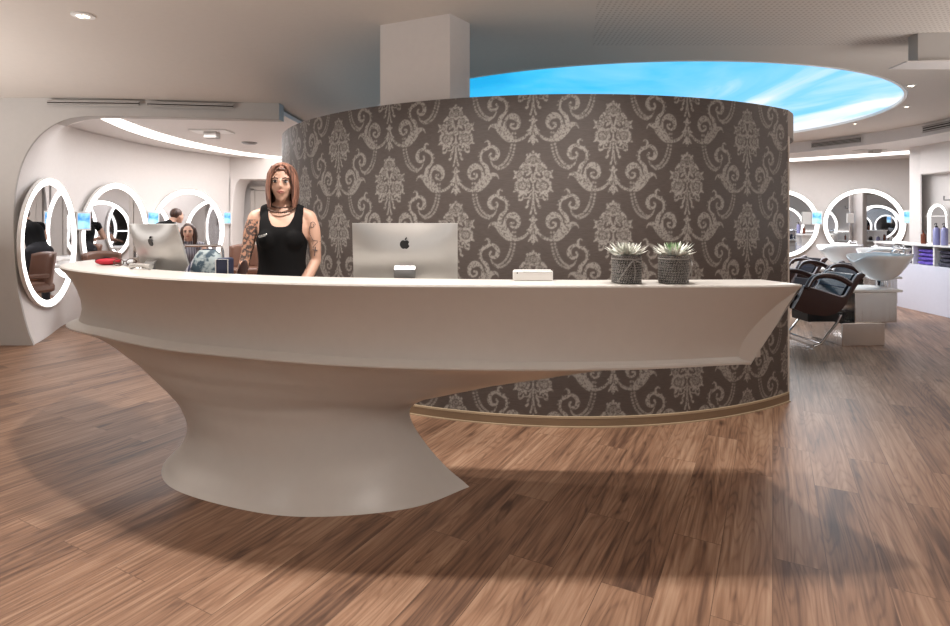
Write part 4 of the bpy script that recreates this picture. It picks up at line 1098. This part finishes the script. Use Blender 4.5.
# bulkhead box top right
bm = B(); y0 = F*(HC-CH)/(HZ-33); zz = CH+(HZ-61)*y0/F; x0 = (918-475)*y0/F
slab(bm, [(x0, y0), (x0+3, y0-.3), (x0+3, y0+.1), (x0-.0, y0+.1)], zz, HC+.01); tagp(obj('trim_1', bm, 'portal', smooth=False), kind='structure')
bm = B(); slab(bm, [(x0-.1, y0-.01), (x0+3, y0-.33), (x0+3, y0+.2), (x0-.08, y0+.2)], zz-.012, zz-.002); tagp(obj('trim_2', bm, 'wall', smooth=False), kind='structure')
# ---------------------------------------------------------------- left room furniture
def salon_chair(loc, rz, label, m='tan_leather'):
    t = empty('salon_chair', loc, rz, label, 'chair', 'salon chairs')
    bm = B(); box(bm, (0, 0, .5), (.5, .5, .12)); obj('seat', bm, m, t, bevel=.04)
    bm = B(); V = []
    rows = []
    for j in range(9):
        z = .52+j*.05; r = []
        for i in range(13):
            a = -1.2+2.4*i/12; r.append((.27*math.sin(a), .1+.19*math.cos(a)+.05*j/8, z+.03*math.cos(a*1.3)))
        rows.append(r)
    grid(bm, rows); b = obj('backrest', bm, m, t); md = b.modifiers.new('s', 'SOLIDIFY'); md.thickness = .06
    for k in (-1, 1):
        bm = B(); box(bm, (k*.27, -.05, .66), (.06, .4, .05)); box(bm, (k*.27, -.2, .58), (.05, .05, .14)); obj('armrest', bm, m, t, bevel=.015)
    bm = B(); lathe(bm, [(.28, 0), (.28, .012), (.05, .03), (.035, .05), (.035, .44), (0, .44)], 32); obj('pedestal', bm, 'chrome', t)
    return t
salon_chair((-4.85, 7.45, 0), math.radians(60), 'brown leather salon chair in front of the second mirror from the left')
salon_chair((-4.0, 9.7, 0), math.radians(20), 'brown leather salon chair standing before the mirror next to the grey door')
salon_chair((-4.06, 8.0, 0), math.radians(20), 'dark salon chair under the laughing client', 'dark_leather')
ZC = .901
def bag_shape(w_, h_, d_, top=.8):
    bm = B(); rows = []
    for j in range(12):
        v = j/11; k = 1-(1-top)*max(0, (v-.5)/.5)**2; r = []
        e = math.sin(PI*min(1, max(0, v*.92+.06)))**.25
        for i in range(25):
            a = 2*PI*i/24; c, s = math.cos(a), math.sin(a)
            r.append((w_/2*k*e*abs(c)**.5*(1 if c > 0 else -1), d_/2*e*abs(s)**.6*(1 if s > 0 else -1), v*h_))
        rows.append(r)
    V = grid(bm, rows); bmesh.ops.remove_doubles(bm, verts=bm.verts, dist=1e-5)
    return bm
x, y, _ = P(208, 3.10); t = empty('backpack', (x, y-.0, ZC), math.radians(10), 'teal and grey patterned backpack on the counter beside the dark blue case', 'bag')
obj('body', bag_shape(.17, .30, .14, .93), 'backpack', t, angle=80)
bm = B(); box(bm, (0, -.072, .09), (.12, .03, .12)); obj('front_pocket', bm, 'backpack', t, bevel=.02)
for k in (-1, 1):
    bm = B(); tube(bm, [(k*.06, -.02, .25), (k*.085, -.06, .2), (k*.088, -.07, .1), (k*.08, -.05, .02)], .009); obj('strap', bm, 'stripe', t)
bm = B(); tube(bm, [(-.03, 0, .262), (-.025, 0, .3), (.025, 0, .3), (.03, 0, .262)], .006); obj('handle', bm, 'navy', t)
x, y, _ = P(225, 2.97); t = empty('vanity_case', (x, y, ZC), math.radians(4), 'upright dark blue case with a pale rim standing beside the backpack', 'case')
bm = B(); box(bm, (0, 0, .132), (.066, .09, .265)); obj('shell', bm, 'navy', t, bevel=.012)
bm = B(); tube(bm, [(.031, -.046, .01), (.031, -.046, .258), (-.031, -.046, .258), (-.031, -.046, .01)], .003); obj('rim', bm, 'alu', t)
x, y, _ = P(193.5, 3.10); t = empty('folded_jacket', (x, y, ZC), 0, 'grey striped jacket lying bunched behind the counter next to the sideways computer', 'jacket')
obj('cloth', bag_shape(.13, .2, .14, .6), 'stripe', t, angle=80)
bm = B(); tube(bm, [(-.05, -.06, .02), (-.03, -.08, .12), (.0, -.06, .19), (.05, -.07, .1), (.05, -.06, .01)], .012); obj('sleeve', bm, 'stripe', t)
x, y, _ = P(239, 2.98); t = empty('hair_brush', (x, y, ZC), 0, 'dark brown oval hand mirror standing upright at the tattooed arm', 'hand mirror')
bm = B(); ellip(bm, (.016, 0, .185), (.026, .01, .07), (0, .28, 0)); obj('disc', bm, 'brown_leather', t)
bm = B(); tube(bm, [(-.008, 0, .12), (-.024, 0, .008)], .008); obj('handle', bm, 'brown_leather', t)
t.name = 'hand_mirror'
bm = B(); 
t = empty('clothes_rail', (P(203, 4.75)[0], 4.75, 0), 0, 'chrome rail standing behind the bags', 'rail')
for k in (-1, 1):
    bm = B(); tube(bm, [(k*.17, 0, .02), (k*.17, 0, 1.10), (k*.15, 0, 1.15)], .011); tube(bm, [(k*.17, -.16, .02), (k*.17, .16, .02)], .011); obj('upright', bm, 'chrome', t)
bm = B(); tube(bm, [(-.15, 0, 1.15), (.15, 0, 1.15)], .011); obj('bar', bm, 'chrome', t)
# things on the left end of the counter
x, y, _ = P(108, 3.45); t = empty('red_pouch', (x, y, 1.091), .2, 'red cloth pouch lying on the left end of the counter', 'pouch')
bm = B(); ellip(bm, (0, 0, .022), (.07, .05, .024)); obj('cloth', bm, 'red', t); bm = B(); tube(bm, [(-.06, -.02, .03), (0, -.03, .048), (.06, -.01, .032)], .005); obj('zip', bm, 'black', t)
x, y, _ = P(125, 3.36); t = empty('sunglasses', (x, y, 1.091), .5, 'folded brown glasses lying between the red pouch and the sideways computer', 'glasses')
bm = B()
for k in (-1, 1): tube(bm, [(k*.032+.026*math.cos(a), 0, .022+.02*math.sin(a)) for a in np.linspace(0, 2*PI, 16, endpoint=False)], .003, 6, closed=True)
tube(bm, [(-.006, 0, .028), (.006, 0, .028)], .003); obj('frame', bm, 'beads', t)
bm = B()
for k in (-1, 1): tube(bm, [(k*.058, 0, .03), (k*.06, .05, .02), (k*.03, .11, .006)], .0028)
obj('temple', bm, 'beads', t)
x, y, _ = P(141, 3.12); t = empty('desk_phone', (x, y, 1.091), -.3, 'small pale telephone handset lying at the foot of the sideways computer', 'telephone')
bm = B(); tube(bm, [(-.07, 0, .015), (-.03, 0, .022), (.03, 0, .022), (.07, 0, .015)], [.017, .011, .011, .017], 10); obj('handset', bm, 'alu', t)
# trolley with styling tools
t = empty('tool_trolley', (-3.85, 6.75, 0), .4, 'white trolley of styling tools behind the sideways computer', 'trolley')
for k, z in enumerate((.35, .62, .88, 1.02)):
    bm = B(); box(bm, (0, 0, z), (.42, .34, .03)); box(bm, (0, -.16, z+.03), (.42, .012, .05)); obj('tray', bm, 'white', t, bevel=.004)
for sx in (-1, 1):
    for sy in (-1, 1):
        bm = B(); tube(bm, [(sx*.19, sy*.15, .06), (sx*.19, sy*.15, 1.03)], .011); obj('post', bm, 'chrome', t)
        bm = B(); ellip(bm, (sx*.19, sy*.15, .03), (.016, .03, .03), seg=12); obj('castor', bm, 'black', t)
rg = random.Random(5)
for k in range(7):
    px_ = (-3.85+rg.uniform(-.15, .15), 6.75+rg.uniform(-.11, .11), 1.036)
    bm = B(); h_ = rg.uniform(.08, .16); r_ = rg.uniform(.018, .03)
    lathe(bm, [(0, 0), (r_, 0), (r_, h_*.7), (r_*.4, h_*.82), (r_*.4, h_), (0, h_)], 14)
    tagp(obj('bottle', bm, ['black', 'white', 'alu', 'amber'][k % 4], loc=px_), 'small styling bottle on the top tray of the trolley', 'bottle', 'bottles on the trolley')
for k in range(14):
    x_ = 5.3+k*.21+rg.uniform(-.05, .05); h_ = rg.uniform(.12, .28); r_ = rg.uniform(.022, .04)
    bm = B(); lathe(bm, [(0, 0), (r_, 0), (r_, h_*.72), (r_*.4, h_*.84), (r_*.4, h_), (0, h_)], 14)
    tagp(obj('bottle', bm, ['black', 'lilac', 'amber', 'white', 'navy'][k % 5], loc=(x_, 4.62, .746)), 'styling bottle on the divider console, seen only reflected', 'bottle', 'bottles on the divider console')
# coat hanging by second mirror
t = empty('hanging_coat', (-2.26, 12.75, 1.0), 0, 'black coat hanging on the partition, seen in the second mirror from the left', 'coat')
bm = B(); 
for j in range(1): box(bm, (-.06, 0, .15), (.06, .3, .9))
obj('cloth', bm, 'top', t, bevel=.03); bm = B(); tube(bm, [(0, 0, .68), (-.06, 0, .7), (-.06, 0, .6)], .008); obj('hook', bm, 'chrome', t)
# ================================================================ wash units
def wash_unit(loc, rz, label, full=True, s=1):
    """chair faces -x, basin at +x"""
    t = empty('wash_unit', loc, rz, label, 'wash basin chair', 'hair washing units')
    # lower steel plinth
    bm = B(); box(bm, (.045, 0, .125), (.48, .5, .25)); obj('plinth', bm, 'steel', t, bevel=.006)
    bm = B(); box(bm, (.21, 0, .415), (.48, .44, .33)); obj('steel_cabinet', bm, 'steel', t, bevel=.006)
    bm = B(); box(bm, (.19, 0, .595), (.62, .48, .03)); obj('top_plate', bm, 'white', t, bevel=.006)
    bm = B(); lathe(bm, [(.06, .62), (.06, .69), (.05, .72), (0, .72)], 24, (.45, 0, 0)); obj('column', bm, 'chrome', t)
    # ceramic bowl: deep wide oval, neck notch towards the chair
    bm = B(); rows = []
    def bowl(k, z, dip=.0):
        r = []
        for i in range(49):
            a = 2*PI*i/48; c, s_ = math.cos(a), math.sin(a)
            nt = math.exp(-((a-PI)/.42)**2); zz = z-dip*.055*nt
            zz = .985-(.985-zz)*1.32
            r.append((.42+.335*k*c*(1-.10*nt)+.02*(1-k), .27*k*s_, zz+.03*k*(-c)*0))
        return r
    prof = [(.22, .76, 0), (.40, .775, 0), (.62, .82, 0), (.82, .885, .3), (.96, .945, .8), (1.0, .972, 1), (.985, .982, 1), (.93, .975, 1), (.82, .915, .4), (.6, .85, 0), (.3, .825, 0)]
    V = grid(bm, [bowl(*p) for p in prof]); bmesh.ops.remove_doubles(bm, verts=bm.verts, dist=1e-6)
    for r in (0, -1): 
        vs = list(dict.fromkeys(v for v in V[r] if v.is_valid)); bm.faces.new(vs)
    bs = obj('basin', bm, 'ceramic', t)
    bm = B(); box(bm, (.70, 0, .975), (.10, .2, .03)); tube(bm, [(.70, -.03, .98), (.69, -.03, 1.03), (.58, -.03, 1.035), (.55, -.03, 1.01)], .012); tube(bm, [(.70, .05, .98), (.70, .05, 1.02), (.66, .07, 1.03)], .01)
    obj('tap', bm, 'chrome', bs)
    bm = B(); tube(bm, [(.66, .12, .99), (.5, .17, 1.0), (.42, .2, .985)], .013); obj('hand_shower', bm, 'chrome', bs)
    # reclined chair: side profile (x,z): foot, seat front, seat, hip, back, neck
    cen = [(x-.13, z) for x, z in [(-.58, .53), (-.42, .50), (-.24, .46), (-.12, .45), (-.04, .50), (.02, .60), (.08, .70), (.12, .76)]]
    C_ = arclen(cen, 26)
    for k in (-1, 1):                         # side shells
        upp = [(-.50, .655), (-.36, .62), (-.2, .57), (-.06, .535), (.0, .60), (.05, .70), (.10, .77), (.16, .79)]; upp = [(x-.13, z) for x, z in upp]
        low = [(-.62, .42), (-.50, .37), (-.36, .345), (-.24, .337), (-.10, .39), (.00, .52), (.08, .65), (.18, .77)]; low = [(x-.13, z) for x, z in low]
        U, Lw = arclen(upp, 26), arclen(low, 26)
        bm = B(); y0, y1 = k*.27, k*.225
        rr = [[(x, y0, z) for x, z in U], [(x, y0*1.04, z) for x, z in (U+Lw)/2], [(x, y0, z) for x, z in Lw], [(x, y1, z) for x, z in Lw], [(x, y1, z) for x, z in U]]
        rr.append(rr[0]); V = grid(bm, rr); 
        for j in (0, -1): bm.faces.new([V[q][j] for q in range(5)])
        sh = obj('side_panel', bm, 'brown_leather', t, angle=50)
        bm = B(); tube(bm, [(x, k*.248, z+.006) for x, z in U], .009, 6); obj('piping', bm, 'piping', sh)
        bm = B()                               # arched armrest loop
        arc = [(-.50, .64), (-.42, .75), (-.27, .775), (-.12, .74), (-.01, .68)]; arc = [(x-.13, z) for x, z in arc]
        for dy in (0,): tube(bm, [(x, k*.30, z) for x, z in arclen(arc, 16)], .03, 10)
        ar = obj('armrest', bm, 'brown_leather', t)
        bm = B(); tube(bm, [(x, k*.30-.03, z+.022) for x, z in arclen(arc, 16)], .006, 6); obj('piping', bm, 'piping', ar)
    nrm_ = inward(C_)
    bm = B(); top = C_+nrm_*.045; bot = C_-nrm_*.06
    rr = [[(x, -.22, z) for x, z in top], [(x, .22, z) for x, z in top], [(x, .22, z) for x, z in bot], [(x, -.22, z) for x, z in bot]]
    rr.append(rr[0]); V = grid(bm, rr)
    for j in (0, -1): bm.faces.new([V[q][j] for q in range(4)])
    obj('cushion', bm, 'dark_leather', t, angle=50, bevel=.012)
    bm = B()
    for j in range(5, 25, 3):
        x, z = top[j]; tube(bm, [(x, -.2, z), (x, .2, z)], .007, 6)
    obj('quilting', bm, 'navy', t)
    bm = B()
    for k in (-1, 1): tube(bm, [(-.24, k*.29, .35), (-.28, k*.29, .27), (-.38, k*.29, .15), (-.46, k*.29, .045), (-.54, k*.29, .016)], .013, 8)
    tube(bm, [(-.45, -.29, .04), (-.45, .29, .04)], .012); obj('chrome_leg', bm, 'chrome', t)
    bm = B(); box(bm, (-.3, 0, .30), (.42, .3, .1)); obj('seat_support', bm, 'black', t, bevel=.01)
    return t
def place_wu(px_b, Y, rz, label):
    # px_b: column of basin centre
    x = (px_b-475)*Y/F; dx = .42*math.cos(rz); dy = .42*math.sin(rz)
    return wash_unit((x-dx, Y-dy, 0), rz, label)
wu = place_wu(879, 6.35, math.radians(3), 'hair washing chair and basin nearest the camera')
copy_tree(wu, label='hair washing chair and basin behind the nearest one', location=((840-475)*8.9/F-.42, 8.9, 0), rotation_euler=Euler((0, 0, math.radians(3))))
copy_tree(wu, label='hair washing basin farthest right, half hidden behind the nearest basin', location=((884-475)*7.75/F-.42, 7.75, 0), rotation_euler=Euler((0, 0, math.radians(3))))
# ================================================================ right cabinets with towels
cp_ = [(6.95, 9.75), (6.82, 9.3), (6.74, 8.87), (6.70, 8.35), (6.66, 7.85), (6.60, 7.2), (6.5, 6.6)]
CP = arclen(cp_, 40)
cab = empty('towel_cabinet', (6.5, 8.8, 0), 0, 'low white curved cabinet with open towel compartments at the right edge', 'cabinet')
CB = (-6.5, -8.8, 0)
bm = B(); band(bm, CP, 0.0, .70, .4); obj('base', bm, 'lavender', cab, loc=CB)
bm = B(); Tn = inward(CP)
band(bm, CP-Tn*.012, .985, 1.01, .44); obj('top_panel', bm, 'white', cab, loc=CB)
bm = B(); band(bm, CP+Tn*.34, .70, .985, .05); obj('back_panel', bm, 'white', cab, loc=CB)
def at_y(Y):
    k = int(np.argmin(abs(CP[:, 1]-Y))); return CP[k]*np.array([1, 0])+np.array([0, Y]), Tn[k]
for Y in (9.7, 9.35, 8.98, 8.59, 8.16, 7.75, 7.3, 6.7):
    p, n_ = at_y(Y); bm = B(); c = p+n_*.18; box(bm, (c[0], c[1], .842), (.03, .36, .285), (0, 0, math.atan2(n_[1], n_[0])-PI/2)); obj('divider', bm, 'white', cab, loc=CB)
for ci, (Y, mm, ln) in enumerate(((8.785, 'charcoal', .33), (8.375, 'purple', .36), (7.955, 'charcoal', .34))):
    p, n_ = at_y(Y); a = math.atan2(n_[1], n_[0])-PI/2; nlay = 4
    for j in range(nlay):
        c = p+n_*(.17+rg.uniform(-.012, .012)); col = 'purple' if mm == 'purple' else 'dark grey'
        bm = B(); rows = []
        for u in np.linspace(-1, 1, 15):           # softly rolled folded terry, bulging at the fold
            r = []
            for b_ in np.linspace(0, 2*PI, 17):
                w_ = 1-.12*abs(u)**4+.05*math.sin(5*u+j*2)
                r.append((u*ln/2, .135*abs(math.cos(b_))**.5*(1 if math.cos(b_) > 0 else -1)*w_, .0285*abs(math.sin(b_))**.7*(1 if math.sin(b_) > 0 else -1)*(1+.12*math.sin(7*u+3*j))*(1-.3*abs(u)**6)))
            rows.append(r)
        V = grid(bm, rows); bm.faces.new(V[0][:-1]); bm.faces.new(V[-1][:-1]); bmesh.ops.remove_doubles(bm, verts=bm.verts, dist=1e-5)
        where = ['leftmost cabinet compartment', 'compartment of purple towels', 'compartment at the right edge'][ci]
        pos = ['at the bottom', 'second from the bottom', 'second from the top', 'on top'][j]
        tagp(obj('folded_towel', bm, mm, loc=(c[0], c[1], .7325+j*.0585), rot=(0, 0, a)), '%s folded towel %s in the %s' % (col, pos, where), 'towel', 'folded towels in the cabinet')
# bottles on the cabinet
def pump(px, py, Y, h_, r_, m, label, pumpm='black'):
    x, y, _ = P(px, Y); t = empty('pump_bottle', (x, y, 1.0105), .4, label, 'bottle', 'pump bottles on the cabinet')
    bm = B(); lathe(bm, [(0, 0), (r_, 0), (r_, h_*.72), (r_*.5, h_*.8), (r_*.4, h_*.8), (0, h_*.8)], 20); obj('bottle', bm, m, t)
    bm = B(); lathe(bm, [(r_*.42, h_*.8), (r_*.42, h_*.87), (r_*.12, h_*.88), (r_*.12, h_), (0, h_)], 14); tube(bm, [(r_*.2, 0, h_*.98), (-r_*.9, 0, h_*.97), (-r_*1.1, 0, h_*.93)], r_*.16); obj('pump', bm, pumpm, t)
pump(923.5, 240, 8.6, .20, .034, 'amber', 'short amber bottle on the cabinet left of the lilac ones', 'amber')
pump(936.5, 240, 8.15, .32, .042, 'lilac', 'lilac pump bottle on the cabinet, next to the amber bottle')
pump(944.5, 240, 8.0, .32, .042, 'lilac', 'lilac pump bottle on the cabinet, nearest the right edge')
# niche wall with arch mirror, right edge
nw = empty('wall_niche', (0, 0, 0), kind='structure')
a0 = P(910, 9.9); a1 = P(921, 9.7); a2 = P(1000, 8.1)
bm = B()
pl = [(a0[0], a0[1]), (a1[0], a1[1])]
zt = CH+(HZ-174)*a1[1]/F
vs = [(a0[0], a0[1], 0), (a1[0], a1[1], 0), (a1[0], a1[1], ZL), (a0[0], a0[1], ZL)]; bm.faces.new([bm.verts.new(v) for v in vs])
vs = [(a1[0], a1[1], zt), (a2[0], a2[1], zt), (a2[0], a2[1], ZL), (a1[0], a1[1], ZL)]; bm.faces.new([bm.verts.new(v) for v in vs])
q = .42; off = (q*.6, q*.8)
vs = [(a1[0], a1[1], zt), (a2[0], a2[1], zt), (a2[0]+off[0], a2[1]+off[1], zt), (a1[0]+off[0], a1[1]+off[1], zt)]; bm.faces.new([bm.verts.new(v) for v in vs])
vs = [(a1[0]+off[0], a1[1]+off[1], 0), (a2[0]+off[0], a2[1]+off[1], 0), (a2[0]+off[0], a2[1]+off[1], ZL), (a1[0]+off[0], a1[1]+off[1], ZL)]; bm.faces.new([bm.verts.new(v) for v in vs])
vs = [(a1[0], a1[1], 0), (a1[0]+off[0], a1[1]+off[1], 0), (a1[0]+off[0], a1[1]+off[1], zt), (a1[0], a1[1], zt)]; bm.faces.new([bm.verts.new(v) for v in vs])
o = obj('niche', bm, 'wall', nw, smooth=False); md = o.modifiers.new('s', 'SOLIDIFY'); md.thickness = .02; md.offset = 0
dn = Vector((a2[0]-a1[0], a2[1]-a1[1])).normalized(); nn = (-(-dn.y), -dn.x) if False else (dn.y, -dn.x)
p = P(937, 9.25); ring_mirror((p[0]+.12, p[1]+.10, 1.42), nn, .6, 'arched lit mirror in the niche behind the pump bottles', 'ring lit mirrors', arch=.42, hx=.23, rw=.045)
t = empty('glass_shelf', (p[0]-.02, p[1]-.04, 1.36+.08), math.atan2(dn.y, dn.x), 'small glass shelf crossing the arched mirror in the niche', 'shelf')
bm = B(); box(bm, (.03, 0, 0), (.44, .14, .012)); obj('shelf_board', bm, 'white', t, bevel=.002)
# dark slot above niche
wall_vent(P(911, 9.2, None, 139.5), P(965, 8.0, None, 128), .035, 'dark slot vent under the ceiling at the right edge', 1)
# hooks / hanger
bm = B(); tube(bm, [P(944, 8.9, None, 196), P(944, 8.9, None, 200), P(953, 8.8, None, 200)], .012); tagp(obj('towel_hook', bm, 'alu_dark'), 'grey hook in the niche at the right edge', 'hook')
# ================================================================ lights and camera
def area(loc, size, power, col=(1, 1, 1), rot=(0, 0, 0), sy=None, spread=None):
    l = bpy.data.lights.new('fill_light', 'AREA'); l.energy = power; l.color = col; l.size = size
    if sy: l.shape = 'RECTANGLE'; l.size_y = sy
    if spread: l.spread = spread
    o = bpy.data.objects.new('fill_light', l); COL.objects.link(o); o.location = loc; o.rotation_euler = rot; return o
def spot(loc, power, ang, tgt=None, col=(1, .95, .9), r=.04, blend=.6):
    l = bpy.data.lights.new('spot_light', 'SPOT'); l.energy = power; l.color = col; l.spot_size = math.radians(ang); l.spot_blend = blend; l.shadow_soft_size = r
    o = bpy.data.objects.new('spot_light', l); COL.objects.link(o); o.location = loc
    if tgt: o.rotation_euler = (Vector(tgt)-Vector(loc)).to_track_quat('-Z', 'Y').to_euler()
    return o
W_ = bpy.data.worlds.new('world'); SC.world = W_; W_.use_nodes = True; W_.node_tree.nodes['Background'].inputs[0].default_value = (.9, .95, 1, 1); W_.node_tree.nodes['Background'].inputs[1].default_value = .2
area((0, -5.7, 1.7), 9, 14, (1, .97, .94), (math.radians(90), 0, 0), sy=2.4)      # added fill from behind the camera, at the assumed front opening
for x, y in ((-1.9, 3.2), (-.5, 2.74), (.8, 2.66)): spot((x, y, 2.83), 170, 135, blend=.8)
for x in (-3.5, 0, 3.5): spot((x, .2, 2.83), 70, 140, r=.15)
for x, y, e in ((0, -1.6, 130), (-5.9, 3.2, 170), (6.1, 3.2, 170)): area((x, y, 1.0), 2.6, e, (1, .96, .93), (PI, 0, 0))  # added unseen uplights, only there to brighten the ceiling
for p, e in (((-3.7, 9.2), 58), ((-4.0, 7.2), 28), ((-3.2, 10.6), 30), ((4.9, 8.6), 60), ((6.0, 9.6), 60), ((7.2, 10.6), 25), ((2.3, 10.3), 60)): area((p[0], p[1], 2.58), 1.2, e, (1, .97, .97))  # room fill without fittings; last one added behind the core to brighten reflections
cam = bpy.data.cameras.new('camera'); co = bpy.data.objects.new('camera', cam); COL.objects.link(co)
co.location = (0, 0, CH); co.rotation_euler = (math.radians(90), 0, 0); cam.sensor_width = 36; cam.lens = 36*F/950; cam.shift_y = -(313-HZ)/950; cam.clip_end = 60
SC.camera = co
SC.view_settings.view_transform = 'Standard'; SC.view_settings.look = 'None'; SC.view_settings.gamma = 1; SC.view_settings.exposure = -0.06
